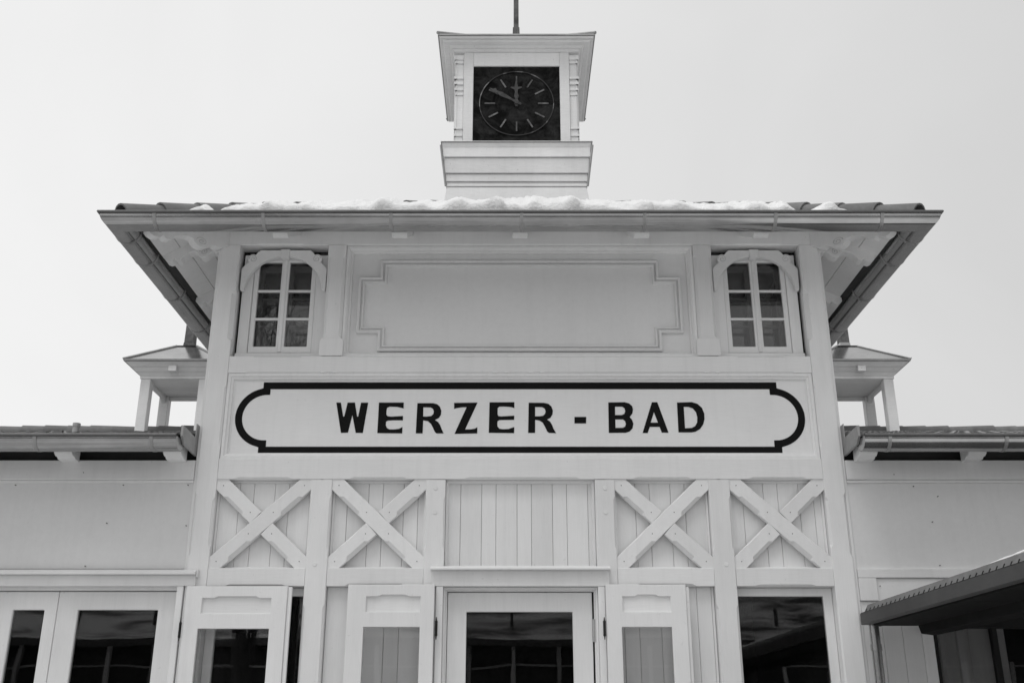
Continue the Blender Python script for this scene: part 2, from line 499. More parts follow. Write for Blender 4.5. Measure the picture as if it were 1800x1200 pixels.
XI, XO = 2.39, 2.55                         # inner and outer edge of the corner posts
for s in (-1, 1):
    # corner post with stopped chamfers; the left edge of an upward bar faces -X
    inner = [(0.3, 2.52, .012), (2.92, 3.32, .02), (3.72, 4.24, .016), (4.62, 5.08, .034), (5.14, 5.42, .012)]
    outer = [(2.85, 3.36, .018)]
    bar('corner_post', (s * (XI + XO) / 2, 0.0), (s * (XI + XO) / 2, 5.498), XO - XI, 0.0, 0.15, 'paint_v', BH,
        left=(inner if s > 0 else outer), right=(outer if s > 0 else inner))
    box('corner_cover_strip', s * 2.552, s * 2.576, 0.02, 0.17, 0, 5.50, 'paint_v', BH, 0.002)
    # side wall of the upper storey, boards laid level, and lower wall core
    z = 3.5
    while z < 5.66:
        box('side_board', s * 2.53, s * 2.552, 0.172, 4.8, z, min(z + 0.176, 5.66), 'paint_h', BH, 0.003)
        z += 0.18
    box('side_wall_core', s * 2.44, s * 2.528, 0.152, 4.79, 0, 5.655, 'room', BH, 0)
    # lower posts between the bays
    bar('post', (s * 1.5625, 0.0), (s * 1.5625, 3.457), 0.165, 0.0, 0.14, 'paint_v', BH,
        left=[(0.3, 2.50, .016), (2.90, 3.33, .014)], right=[(0.3, 2.50, .016), (2.90, 3.33, .014)])
    bar('post', (s * 0.6645, 2.637), (s * 0.6645, 3.457), 0.155, 0.001, 0.14, 'paint_v', BH,
        left=[(.27, .69, .014)], right=[(.27, .69, .014)])
    # upper storey posts beside the panel
    bar('post', (s * 1.5575, 4.494), (s * 1.5575, 5.498), 0.155, 0.001, 0.14, 'paint_v', BH,
        left=[(0.15, 0.92, .024)], right=[(0.15, 0.92, .024)])
    # broad foot of that post
    prism('post_foot', [(s * 1.655, 4.494), (s * 1.655, 4.62), (s * 1.640, 4.645), (s * 1.475, 4.645), (s * 1.460, 4.62), (s * 1.460, 4.494)],
          -0.006, 0.0, 'paint_v', BH, (), 0.0015)
    # beam pieces beside the door and the corner
    bar('beam', (s * 1.478, 2.705), (s * 0.744, 2.705), 0.137, 0.004, 0.14, 'paint_h', BH,
        left=([(0.14, .60, .02)] if s > 0 else []), right=([(0.14, .60, .02)] if s < 0 else []))
    bar('beam', (s * 2.388, 2.705), (s * 1.647, 2.705), 0.137, 0.004, 0.14, 'paint_h', BH,
        right=([(0.14, .60, .014)] if s < 0 else []), left=([(0.14, .60, .014)] if s > 0 else []))

# long beams of the front
def dents(x0, x1, groups, c):
    out, x = [], x0
    for gx in groups:
        out.append((x, gx - 0.055, c)); out.append((gx - 0.04, gx + 0.04, c)); x = gx + 0.055
    out.append((x, x1, c))
    return out
bar('beam', (-2.388, 4.418), (2.388, 4.418), 0.146, 0.003, 0.14, 'paint_h', BH,
    right=dents(0.14, 4.636, (0.82, 2.23, 2.52, 3.96), .013), left=[(.19, .60, .012), (.97, 3.80, .010), (4.17, 4.58, .012)], cut=0.016)
bar('beam', (-2.388, 3.5455), (2.388, 3.5455), 0.165, 0.003, 0.14, 'paint_h', BH,
    right=[(.13, .59, .016), (1.04, 1.50, .016), (1.95, 2.86, .016), (3.28, 3.74, .016), (4.19, 4.65, .016)])
bar('top_plate', (-2.55, 5.585), (2.55, 5.585), 0.168, 0.004, 0.16, 'paint_h', BH, right=[(.3, .72, .012), (.9, 4.2, .008), (4.38, 4.8, .012)])
for s in (-1, 1):
    box('side_plate', s * 2.43, s * 2.556, 0.165, 4.8, 5.52, 5.665, 'paint', BH)

# upright boards: alternately wide and narrow, with a dark joint between
def boards(x0, x1, z0, z1, y, parent, start=0, wide=0.166, narrow=0.113, mat='paint_v'):
    x, k = x0, start
    while x < x1 - 0.012:
        w_ = (wide, narrow)[k % 2]
        e = min(x + w_, x1)
        yy = y + random.uniform(-.0012, .0012)
        box('board', x + 0.0011, e - 0.0011, yy, yy + 0.018, z0, z1, mat, parent, 0.0034)
        x = e; k += 1

bays = [(-2.388, -1.647), (-1.478, -0.744), (0.744, 1.478), (1.647, 2.388)]
SCREW = bmesh.new()
for i, (a, b2) in enumerate(bays):
    boards(a, b2, 2.776, 3.461, 0.088, BH, start=i % 2)
    # crossed braces, one running through and one halved in two
    z0, z1 = 2.776, 3.462
    through = 1 if i in (0, 2) else -1      # rising to the right, or falling
    dx, dz = b2 - a, z1 - z0
    Lb = math.hypot(dx, dz)
    e = 0.052
    ux, uz = dx / Lb, dz / Lb
    for dirn in (1, -1):
        A = (a - ux * e, z0 - uz * e) if dirn > 0 else (a - ux * e, z1 + uz * e)
        B = (b2 + ux * e, z1 + uz * e) if dirn > 0 else (b2 + ux * e, z0 - uz * e)
        LL = Lb + 2 * e
        low = [(.19, .41, .026), (LL - .41, LL - .19, .026)]
        up = [(.23, .40, .010), (LL - .40, LL - .23, .010)]
        full = dirn == through
        y0 = 0.012 if full else 0.014
        if full:
            bar('brace', A, B, 0.122, y0, 0.06, 'paint', BH, left=up, right=low, cut=.022)
        else:
            m_ = LL / 2
            gap = 0.064
            p1 = (A[0] + (B[0] - A[0]) * (m_ - gap) / LL, A[1] + (B[1] - A[1]) * (m_ - gap) / LL)
            p2 = (A[0] + (B[0] - A[0]) * (m_ + gap) / LL, A[1] + (B[1] - A[1]) * (m_ + gap) / LL)
            bar('brace', A, p1, 0.122, y0, 0.058, 'paint', BH, left=up[:1], right=low[:1], cut=.022)
            bar('brace', p2, B, 0.122, y0, 0.058, 'paint', BH, left=[(m_ - gap - .40, m_ - gap - .23, .007)], right=[(m_ - gap - .41, m_ - gap - .19, .026)], cut=.022)
        # screw heads near the ends and the crossing
        bm = SCREW
        for t in (0.11, 0.5 - 0.11, 0.5 + .11, 0.89):
            px_, pz_ = A[0] + (B[0] - A[0]) * t, A[1] + (B[1] - A[1]) * t
            add_prism(bm, [(px_ + .0042 * math.cos(k), pz_ + .0042 * math.sin(k)) for k in (0, 1.05, 2.1, 3.14, 4.2, 5.25)], FY, y0 - .0012, y0 + .004)
    # slim frame of the bay
    sweep('bay_trim', [(a + .001, z0), (b2 - .001, z0), (b2 - .001, z1 - .001), (a + .001, z1 - .001)], [(0, .0875), (0, .066), (.014, .070), (.016, .0875)], FY, 'paint', BH)

bm_obj('screw_heads', SCREW, 'hand', BH)['kind'] = 'stuff'

# middle board panel over the door
boards(-0.583, 0.583, 2.776, 3.461, 0.08, BH, start=1)
sweep('panel_trim', [(-.584, 2.777), (.584, 2.777), (.584, 3.461), (-.584, 3.461)], [(0, .0795), (0, .045), (.012, .045), (.020, .058), (.022, .0795)], FY, 'paint', BH)
for s in (-1, 1):                           # wooden pegs
    for (x, z) in ((1.575, 2.80), (0.665, 3.20), (0.665, 3.39)):
        prism('peg', arc(s * x, z, .017, 0, 330, 11), -0.004, 0.02, 'paint', BH, (), 0.0015)

# boards beside the door, ground floor
boards(-1.478, -0.62, 0.0, 2.636, 0.062, BH, 0)
boards(0.62, 1.478, 0.0, 2.636, 0.062, BH, 0)

# closed wall core behind the boards, so no daylight leaks in
def core(x0, x1, z0, z1, y0=0.112, y1=0.15):
    box('wall_core', x0, x1, y0, y1, z0, z1, 'room', BH, 0)
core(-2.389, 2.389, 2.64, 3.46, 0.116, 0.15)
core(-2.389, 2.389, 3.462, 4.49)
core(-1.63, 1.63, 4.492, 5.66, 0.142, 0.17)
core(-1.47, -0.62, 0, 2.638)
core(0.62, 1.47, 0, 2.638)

# --- plain panel between the upper windows
box('panel_board', -1.478, 1.478, 0.085, 0.11, 4.494, 5.499, 'wall', BH, 0)
sweep('panel_frame', [(-1.477, 4.4945), (1.477, 4.4945), (1.477, 5.4985), (-1.477, 5.4985)],
      [(0, .084), (0, .022), (.020, .022), (.034, .040), (.038, .062), (.050, .066), (.052, .084)], FY, 'paint', BH)
pth = [(-1.18, 4.56), (1.18, 4.56), (1.18, 4.722), (1.362, 4.722), (1.362, 5.215), (1.18, 5.215), (1.18, 5.372), (-1.18, 5.372),
       (-1.18, 5.215), (-1.362, 5.215), (-1.362, 4.722), (-1.18, 4.722)]
sweep('panel_moulding', pth, [(-.006, .0845), (-.006, .050), (.004, .042), (.016, .048), (.019, .070), (.030, .070), (.033, .054), (.044, .056), (.050, .0845)], FY, 'paint', BH)

# --- upper windows
def upper_window(s):
    cx = s * 2.010
    X = lambda x: cx + s * x                # x grows away from the middle of the house
    R = lambda x0, x1, z0, z1: rect(min(X(x0), X(x1)), max(X(x0), X(x1)), z0, z1)
    prism('window_casing', R(-.374, .355, 4.494, 5.446), 0.095, 0.125, 'paint_v', BH, (R(-.268, .268, 4.552, 5.428),), 0.003)
    box('window_sill', X(-.37), X(.355), 0.055, 0.0945, 4.494, 4.535, 'paint_h', BH)
    # arch board: two halves with scrolls and a key block
    z0, Rr = 5.085, 0.330
    for q in (-1, 1):
        pts = arc(0, z0, Rr, 84, 3, 16)
        out = pts + [(.358, z0 + .012), (.362, 5.12), (.364, 5.295), (.338, 5.330), (.312, 5.352)]
        out += arc(.274, 5.388, .044, -48, 118, 10)
        out += [(.238, 5.448), (.215, 5.470), (.036, 5.470)]
        bm = bmesh.new()
        add_prism(bm, [(X(q * u), v) for u, v in out], FY, 0.045, 0.090)
        ab = bm_obj('arch_board', bm, 'paint', BH, 0.003)
        sp = []
        for k in range(26):
            a = k * 0.42
            r = 0.036 * (1 - k / 30)
            sp.append((X(q * (.272 + r * math.cos(a))), 0.0448, 5.388 + r * math.sin(a)))
        tube('scroll', sp, 0.0026, 'trim_grey', ab, 4)
    prism('key_block', [(X(-.033), 5.395), (X(.033), 5.395), (X(.041), 5.474), (X(-.041), 5.474)], 0.034, 0.090, 'paint', BH, (), 0.003)
    # two casements of three panes, a second pair of casements behind
    for layer, yy, zo, mat in ((0, 0.108, 0.0, 'paint'), (1, 0.29, 0.0, 'room')):
        for q in (-1, 1):
            a0, a1 = (0.001, 0.266)
            g0, g1 = (0.034, 0.226)
            A0, A1 = sorted((X(q * a0), X(q * a1))); G0, G1 = sorted((X(q * g0), X(q * g1)))
            zt, zb = 5.428, 4.556
            if layer: zb -= 0.05
            w_ = prism('window' if layer == 0 else 'inner_window', rect(A0, A1, zb, zt), yy, yy + .045, 'inner_frame' if layer else 'paint', BH, (rect(G0, G1, 4.612 - .03 * layer, 5.385),), 0.004)
            for zm in (4.862, 5.118):
                box('glazing_bar', G0 - .003, G1 + .003, yy + .004, yy + .036, zm - .010, zm + .010, 'inner_frame' if layer else 'paint', w_, 0.003)
            for z_a, z_b in ((4.612 - .03 * layer, 4.852), (4.872, 5.108), (5.128, 5.385)):
                box('pane', G0 - .004, G1 + .004, yy + .017, yy + .021, z_a - .004, z_b + .004, 'glass' if layer else 'glass_upper', w_, 0)
        if layer == 0:
            box('meeting_strip', X(-.014), X(.014), yy - .010, yy + .001, 4.56, 5.425, 'paint_v', BH, 0.003)
    # sides of the box between the two windows, a pale blind and the dark room behind
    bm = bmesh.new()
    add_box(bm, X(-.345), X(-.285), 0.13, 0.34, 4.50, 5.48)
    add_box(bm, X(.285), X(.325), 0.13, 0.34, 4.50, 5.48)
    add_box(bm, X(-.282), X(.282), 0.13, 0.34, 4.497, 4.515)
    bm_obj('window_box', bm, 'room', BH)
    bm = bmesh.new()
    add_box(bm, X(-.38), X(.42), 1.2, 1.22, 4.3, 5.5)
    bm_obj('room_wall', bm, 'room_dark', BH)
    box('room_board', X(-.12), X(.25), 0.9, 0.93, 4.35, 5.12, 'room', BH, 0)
for s in (-1, 1):
    upper_window(s)
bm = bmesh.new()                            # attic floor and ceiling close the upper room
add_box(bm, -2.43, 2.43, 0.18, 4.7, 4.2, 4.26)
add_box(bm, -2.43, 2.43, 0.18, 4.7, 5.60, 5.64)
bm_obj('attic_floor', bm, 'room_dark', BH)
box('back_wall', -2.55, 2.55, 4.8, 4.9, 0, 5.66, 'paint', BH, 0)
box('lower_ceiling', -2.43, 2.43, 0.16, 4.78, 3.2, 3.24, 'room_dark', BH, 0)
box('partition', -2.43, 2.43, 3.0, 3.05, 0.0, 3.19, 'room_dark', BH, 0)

# --- ground floor side windows
for s in (-1, 1):
    X0, X1 = sorted((s * 1.647, s * 2.388))
    G0, G1 = sorted((s * 1.665, s * 2.318))
    w_ = prism('window', rect(X0, X1, 0.6, 2.634), 0.09, 0.14, 'paint_v', BH, (rect(G0, G1, 0.75, 2.572),), 0.004)
    box('pane', G0 - .004, G1 + .004, 0.112, 0.117, 0.745, 2.576, 'glass_door', w_, 0)
    box('apron_board', X0, X1, 0.085, 0.14, 0.0, 0.598, 'paint_v', BH)

# --- middle door
prism('drip_board', [(-0.070, 2.752), (-0.070, 2.766), (-0.004, 2.786), (-0.001, 2.752)], -0.685, 0.685, 'paint_h', BH, (), 0.002, FX)
box('door_head', -0.675, 0.675, -0.020, 0.03, 2.634, 2.7515, 'paint_h', BH)
for s in (-1, 1):
    box('door_jamb', s * 0.588, s * 0.640, -0.016, 0.14, 0.0, 2.6335, 'paint_v', BH)
sweep('door_stop', [(-.586, 0.02), (.586, 0.02), (.586, 2.632), (-.586, 2.632)], [(0, .032), (0, .14), (.026, .14), (.026, .075), (.014, .075), (.014, .032)], FY, 'paint', BH)
d_ = prism('door', rect(-.556, .546, 0.03, 2.60), 0.085, 0.13, 'paint_v', BH, (rect(-.412, .396, 0.5, 2.455),), 0.004)
box('pane', -.416, .40, 0.104, 0.109, 0.495, 2.459, 'glass_door', d_, 0)
tube('hinge', [(.556, .078, 2.235), (.556, .078, 2.40)], 0.011, 'steel', d_, 8)
box('door_handle', -.52, -.50, .03, .05, 1.02, 1.16, 'steel', d_)

# --- opened outer leaves, folded back against the wall
def leaf(x0, x1, zt, hinge_x, boardy=True):
    """glazed outer leaf with a small panel on top"""
    y0, y1 = -0.075, -0.030
    s0, s1 = 0.125, 0.100                  # stile widths
    if hinge_x > (x0 + x1) / 2: s0, s1 = 0.128, 0.103
    else: s0, s1 = 0.112, 0.118
    gx0, gx1 = x0 + s0, x1 - s1
    gt = zt - 0.31
    px0, px1 = gx0 + 0.012, gx1
    pz0, pz1 = zt - 0.20, zt - 0.088
    panel = [(px0, pz0), (px1, pz0), (px1, pz1), (px1 - .09, pz1), (px1 - .115, pz1 + .012), (px0 + .115, pz1 + .012), (px0 + .09, pz1), (px0, pz1)]
    lf = prism('shutter', rect(x0, x1, 0.15, zt), y0, y1, 'paint_v', BH, (rect(gx0, gx1, 0.45, gt), panel), 0.003)
    box('shutter_panel', px0 - .01, px1 + .01, y0 + .020, y0 + .034, pz0 - .01, pz1 + .03, 'paint_h', lf, 0)
    box('pane', gx0 - .004, gx1 + .004, y0 + .022, y0 + .027, 0.445, gt + .004, 'glass', lf, 0)
    bm = bmesh.new()
    add_tube(bm, [(hinge_x, y0 - .002, zt - .375), (hinge_x, y0 - .002, zt - .265)], 0.010, 8)
    add_tube(bm, [(hinge_x, y0 - .002, zt - .40), (hinge_x, y0 - .002, zt - .375), (hinge_x, y0 - .002, zt - .365)], [0.003, 0.006, .012], 8)
    add_tube(bm, [(hinge_x, y0 - .002, zt - .275), (hinge_x, y0 - .002, zt - .265), (hinge_x, y0 - .002, zt - .24)], [0.012, 0.006, .003], 8)
    bm_obj('hinge', bm, 'iron', lf, 0, 40)
    return lf
l1 = leaf(-2.512, -1.752, 2.628, -2.53)
l1['label'] = 'wide outer leaf opened across the corner post'
leaf(-1.298, -0.648, 2.640, -0.628)
leaf(0.640, 1.242, 2.640, 0.622)
# edge strips on the free side of the leaves
box('shutter_edge_strip', -1.751, -1.722, -0.062, -0.034, 0.15, 2.622, 'paint_v', BH)
box('shutter_edge_strip', 1.243, 1.268, -0.062, -0.034, 0.15, 2.622, 'paint_v', BH)

# --- eaves: sloping boards, carved brackets, rafters' ends
PITCH = 0.545
EX, EY = 3.06, -0.51                        # edge of the eaves boards
zs = lambda dist: 5.40 + PITCH * dist       # underside of the boards, dist in from the edge
bw, nb = 0.150, 4
def slope_board(quad, t=0.018):
    bm = bmesh.new()
    lo = [bm.verts.new(p) for p in quad]
    hi = [bm.verts.new((p[0], p[1], p[2] + t)) for p in quad]
    bm.faces.new(lo); bm.faces.new(hi[::-1])
    for i in range(4):
        j = (i + 1) % 4
        bm.faces.new([lo[i], lo[j], hi[j], hi[i]])
    bm_obj('eaves_board', bm, 'paint_h', BH, 0.0028)
ends = (0.075, 1.02, 1.97, 2.92, 3.87, 5.31)
for k in range(nb):
    t0, t1 = k * bw + .0022, (k + 1) * bw - .0022
    slope_board([(-EX + t0, EY + t0, zs(t0)), (EX - t0, EY + t0, zs(t0)), (EX - t1, EY + t1, zs(t1)), (-EX + t1, EY + t1, zs(t1))])
    for s in (-1, 1):
        # boards of the side eaves, jointed over the brackets
        ya = EY
        for y1 in ends:
            a0 = max(ya, EY + t0) if ya == EY else ya
            a1 = max(ya, EY + t1) if ya == EY else ya
            sh = 0.0 if ya == EY else 0.035 * (1 if ends.index(y1) % 2 else -1)
            u0, u1 = max(t0 + sh, 0.001), t1 + sh
            slope_board([(s * (EX - u0), a0 + .001, zs(u0)), (s * (EX - u0), y1 - .001, zs(u0)), (s * (EX - u1), y1 - .001, zs(u1)), (s * (EX - u1), a1 + .001, zs(u1))])
            ya = y1

WALLZ = zs(EX - XO)
def zsw(q):
    return WALLZ - PITCH * q
prof = [(-.02, WALLZ + .02), (.49, zsw(.49) + .008), (.49, 5.385), (.472, 5.362), (.445, 5.350), (.415, 5.360), (.397, 5.384), (.377, 5.362), (.350, 5.368),
        (.330, 5.402), (.290, 5.438), (.245, 5.452), (.212, 5.446), (.204, 5.424), (.184, 5.402), (.155, 5.394), (.124, 5.404), (.102, 5.430), (.075, 5.452), (.052, 5.440), (.022, 5.448), (0.0, 5.480), (-.02, 5.480)]
def bracket(ox, oy, dx, dy, stretch=1.0, th=0.10, drop=0.0):
    l = math.hypot(dx, dy); dx /= l; dy /= l
    nx, ny = -dy, dx
    f = lambda u, v, a: (ox + dx * u * stretch + nx * a, oy + dy * u * stretch + ny * a, v + drop)
    b_ = prism('eaves_bracket', prof, -th / 2, th / 2, 'paint', BH, (), 0.003, f)
    for sd_ in (-1, 1):
        sp = []
        for k in range(24):
            a = k * 0.45; r = 0.036 * (1 - k / 27)
            sp.append(f(.156 + r * math.cos(a), 5.447 + r * math.sin(a), sd_ * (th / 2 + .0005)))
        tube('scroll', sp, 0.003, 'trim_grey', b_, 4)
for s in (-1, 1):
    for y in (0.075, 1.02, 1.97, 2.92, 3.87):
        bracket(s * XO, y, s, 0)
    bracket(s * 2.54, 0.01, s, -1, 1.414, 0.085)
    # square pendant block at the corner
    bm = bmesh.new()
    r = 0.056
    q = [(s * 2.60 + r * math.cos(rad(a)), -.05 + r * math.sin(rad(a))) for a in (0, 90, 180, 270)]
    add_prism(bm, q, FZ, 5.565, 5.68)
    bm_obj('pendant_block', bm, 'paint', BH, 0.004)
tail = [(-.02, WALLZ + .02), (.49, zsw(.49) + .008), (.49, 5.372), (.47, 5.352), (.43, 5.350), (.41, 5.372), (.30, 5.425), (0.0, 5.585), (-.02, 5.585)]
for x in (-1.94, -0.975, 0.0, 0.985, 1.95):
    prism('rafter_tail', [(-u, v) for u, v in tail], x - .062, x + .062, 'paint', BH, (), 0.003, FX)

# --- roof deck
def deck(name, parent):
    bm = bmesh.new()
    e, f_ = 3.10, -0.545
    top = 2.80
    lo = [(-e, f_, zs(-.025) + .024), (e, f_, zs(-.025) + .024), (e, 4.8 - f_, zs(-.025) + .024), (-e, 4.8 - f_, zs(-.025) + .024)]
    hi = [(-e + top, f_ + top, 0), (e - top, f_ + top, 0), (e - top, 4.8 - f_ - top, 0), (-e + top, 4.8 - f_ - top, 0)]
    hi = [(x, y, lo[0][2] + PITCH * top) for x, y, _ in hi]
    A = [bm.verts.new(p) for p in lo]; B = [bm.verts.new(p) for p in hi]
    A2 = [bm.verts.new((p[0], p[1], p[2] + .028)) for p in lo]; B2 = [bm.verts.new((p[0], p[1], p[2] + .028)) for p in hi]
    for i in range(4):
        j = (i + 1) % 4
        bm.faces.new([A[i], A[j], B[j], B[i]]); bm.faces.new([A2[i], A2[j], B2[j], B2[i]]); bm.faces.new([A[i], A[j], A2[j], A2[i]]); bm.faces.new([B[i], B[j], B2[j], B2[i]])
    return bm_obj(name, bm, 'dark_wood', parent)
ROOF = deck('roof', BH)

# one tile: a flat pan with a roll on its right side; x across, y up the slope, z up
def tile_mesh(prof_, mat):
    w_, l_ = 0.30, 0.40
    vs, fs = [], []
    for y, dz in ((0, 0.022), (l_, 0.0)):
        for x, z in prof_: vs.append((x, y, z + dz))
    for x, z in prof_: vs.append((x, 0.004, z + 0.022 - 0.016))
    n = len(prof_)
    for i in range(n - 1):
        fs.append((i, i + 1, n + i + 1, n + i)); fs.append((2 * n + i, 2 * n + i + 1, i + 1, i))
    me = bpy.data.meshes.new('tile')
    me.from_pydata(vs, [], fs)
    for p in me.polygons: p.use_smooth = True
    me.set_sharp_from_angle(angle=rad(45))
    me.materials.append(M[mat])
    return me
TILE = tile_mesh([(-.15, .010), (-.10, .004), (.02, .004), (.045, .016), (.07, .040), (.10, .052), (.13, .042), (.152, .016)], 'tile')
FLAT = tile_mesh([(-.149, .006), (-.135, .010), (-.12, .006), (.115, .004), (.125, .012), (.149, .012)], 'flat_tile')

def lay(parent, origin, across, up, cols, single, ulim, rows, name='tile', mesh=None):
    """tiles on a slope: origin at the eave, across and up are unit vectors; single(r) -> tiles of this row as pieces, the rest joined"""
    across = Vector(across); up = Vector(up); nrm = across.cross(up)
    mesh = mesh or TILE
    rest = bmesh.new()
    for r in range(rows):
        s = r * 0.345
        c0, c1 = ulim(s + .34)
        u = cols[0]
        while u < cols[1]:
            if u - .15 > c0 and u + .15 < c1:
                jit = random.uniform(-.004, .004)
                p = Vector(origin) + across * (u + jit) + up * (s + random.uniform(-.006, .006)) + nrm * random.uniform(0, .003)
                mat_ = Matrix((across, up, nrm)).transposed()
                if single(r):
                    o = put(name, mesh, p, parent, mat_.to_euler())
                else:
                    vv = [rest.verts.new(p + mat_ @ v.co) for v in mesh.vertices]
                    for q in mesh.polygons: rest.faces.new([vv[i] for i in q.vertices])
            u += 0.30
    if len(rest.verts):
        o = bm_obj('tile_field', rest, 'flat_tile' if mesh is FLAT else 'tile', parent, 0, 45, recalc=False); o['kind'] = 'stuff'
    else:
        rest.free()

k = math.hypot(1, PITCH)
c_, s_ = 1 / k, PITCH / k
zt0 = zs(-.06) + .060
lay(ROOF, (0, -.57, zt0), (1, 0, 0), (0, c_, s_), (-2.95, 3.0), lambda r: r < 7, lambda s: (-3.13 + s * c_, 3.13 - s * c_), 9)
lay(ROOF, (-3.135, 2.4, zt0), (0, -1, 0), (c_, 0, s_), (-2.85, 2.9), lambda r: r < 2, lambda s: (-3.06 + s * c_, 3.06 - s * c_), 9)
lay(ROOF, (3.135, 2.4, zt0), (0, 1, 0), (-c_, 0, s_), (-2.85, 2.9), lambda r: r < 2, lambda s: (-3.06 + s * c_, 3.06 - s * c_), 9)
lay(ROOF, (0, 5.37, zt0), (-1, 0, 0), (0, -c_, s_), (-2.95, 3.0), lambda r: False, lambda s: (-3.13 + s * c_, 3.13 - s * c_), 9)

# hip tiles: tapered half-rounds, each lapping the one below
def barrel_mesh(name, r0, r1, l_, t=0.014, seg=10):
    bm = bmesh.new()
    R_ = []
    for y, ro in ((0, r0), (l_, r1)):
        for rr in (ro, ro - t):
            R_.append([bm.verts.new((rr * math.cos(math.pi * (1.08 * i / seg - .04)), y, rr * math.sin(math.pi * (1.08 * i / seg - .04)))) for i in range(seg + 1)])
    for i in range(seg):
        bm.faces.new([R_[0][i], R_[0][i + 1], R_[2][i + 1], R_[2][i]])
        bm.faces.new([R_[1][i + 1], R_[1][i], R_[3][i], R_[3][i + 1]])
        bm.faces.new([R_[0][i + 1], R_[0][i], R_[1][i], R_[1][i + 1]])
        bm.faces.new([R_[2][i], R_[2][i + 1], R_[3][i + 1], R_[3][i]])
    me = bpy.data.meshes.new(name)
    bmesh.ops.recalc_face_normals(bm, faces=bm.faces[:])
    bm.to_mesh(me); bm.free()
    for p in me.polygons: p.use_smooth = True
    me.set_sharp_from_angle(angle=rad(40))
    me.materials.append(M['tile'])
    return me
HIP = barrel_mesh('hip_tile', 0.118, 0.102, 0.40)
RIDGE = barrel_mesh('ridge_tile', 0.095, 0.086, 0.34)
def along(d):
    y = Vector(d).normalized()
    x = y.cross(Vector((0, 0, 1))).normalized()
    z = x.cross(y)
    return Matrix((x, y, z)).transposed().to_euler()
for sx in (-1, 1):
    for sy in (1, -1):
        n = 11
        for i in range(n):
            t = -0.09 + i * 0.2265
            y0 = -.54 + t
            p = (sx * (3.09 - t), y0 if sy > 0 else 4.8 - y0, 5.484 + PITCH * t + random.uniform(-.004, .004))
            put('hip_tile', HIP, p, ROOF, along((-sx, sy, PITCH - .02)))
# closing disc of the two front hips
for sx in (-1, 1):
    d = Vector((sx, -1, 0)).normalized()
    p = Vector((sx * 3.16, -.61, 5.445))
    side = Vector((d.y, -d.x, 0))
    bm = bmesh.new()
    f = lambda u, v, a: tuple(p + side * u + Vector((0, 0, v)) + d * a)
    add_prism(bm, arc(0, 0, .102, 0, 180, 10), f, -.012, 0)
    bm_obj('hip_end_cap', bm, 'tile', ROOF)

# --- gutter round the eaves: half-round with a rolled rim
def gutter_prof(R, rim, t=0.004, n=12):
    outer = [(R * math.cos(math.pi * i / n), rim - R * math.sin(math.pi * i / n)) for i in range(n + 1)]
    inner = [((R - t) * math.cos(math.pi * i / n), rim - (R - t) * math.sin(math.pi * i / n)) for i in range(n, -1, -1)]
    bead = [(R + .002 + .008 * math.cos(a), rim + .001 + .008 * math.sin(a)) for a in (2.6, 1.6, .6, -.4, -1.4, -2.2)]
    return inner + bead + outer[1:]
GR = 0.106
# the outside is on the left of the path
path = [(3.199, 5.44), (3.199, -.649), (-3.199, -.649), (-3.199, 5.44)]
gp = gutter_prof(GR, 5.42)
GUT = sweep('gutter', path, gp, FZ, 'zinc', BH, closed=False, smooth=35)
def rim_prof(R, rim, r=0.0135):
    return [(R + .003 + r * math.cos(a * math.pi / 4), rim + .003 + r * math.sin(a * math.pi / 4)) for a in range(8)]
sweep('gutter_rim', path, rim_prof(GR, 5.42), FZ, 'rim_shade', GUT, closed=False, smooth=50)
def strap(parent, x, y, dx, dy, R, rim, w_=0.026):
    """band under the gutter; (dx, dy) points outward"""
    bm = bmesh.new()
    tx, ty = -dy, dx
    n = 12
    Rr = R + .006
    pts = [(Rr * math.cos(math.pi * i / n), rim + .004 - Rr * math.sin(math.pi * i / n)) for i in range(n + 1)]
    pts = [(Rr - .012, rim + .014), (Rr + .004, rim + .012)] + pts + [(-Rr - .02, rim + .02)]
    inn = [(u * (1 - .035), v + .003) for u, v in pts]
    for i in range(len(pts) - 1):
        q = [pts[i], pts[i + 1], inn[i + 1], inn[i]]
        f = lambda u, v, a: (x + dx * u + tx * a, y + dy * u + ty * a, v)
        A = [bm.verts.new(f(u, v, -w_ / 2)) for u, v in q]; B = [bm.verts.new(f(u, v, w_ / 2)) for u, v in q]
        bm.faces.new(A); bm.faces.new(B[::-1])
        for a in range(4):
            b3 = (a + 1) % 4
            bm.faces.new([A[a], A[b3], B[b3], B[a]])
    return bm_obj('gutter_strap', bm, 'zinc_dull', parent)
for x in (-2.873, -2.019, -1.017, 0.011, 0.977, 2.005, 2.841):
    strap(GUT, x, -.649, 0, -1, GR, 5.42)
for s in (-1, 1):
    for y in (-.40, 0.03, 0.80, 1.62, 2.45, 3.3, 4.15, 4.95):
        strap(GUT, s * 3.199, y, s, 0, GR, 5.42)
# ------------------------------------------------------------------ name board on the front
SG = tag(prism('sign_board', rect(-2.376, 2.376, 3.63, 4.343), 0.052, 0.072, 'sign', None, (), 0.002),
         'long white name board with black lettering WERZER - BAD inside a black border', 'sign')
sweep('frame', [(-2.386, 3.6295), (2.386, 3.6295), (2.386, 4.3435), (-2.386, 4.3435)],
      [(0, .074), (0, .012), (.022, .012), (.030, .024), (.044, .030), (.046, .046), (.056, .048), (.058, .074)], FY, 'paint', SG)
SK = 8.048 / 8.0
def Sx(x): return -0.065 + (x + 0.065) * SK
def Sz(z): return 1.65 + (z - 1.65) * SK
bm = bmesh.new()
def piece(pts):
    add_prism(bm, [(Sx(x), Sz(z)) for x, z in pts], FY, 0.0495, 0.0522)
cz = 3.967
o_arc = arc(2.048, cz, .246, 80.5, -80.5, 28)
i_arc = arc(2.048, cz, .190, -84, 84, 28)
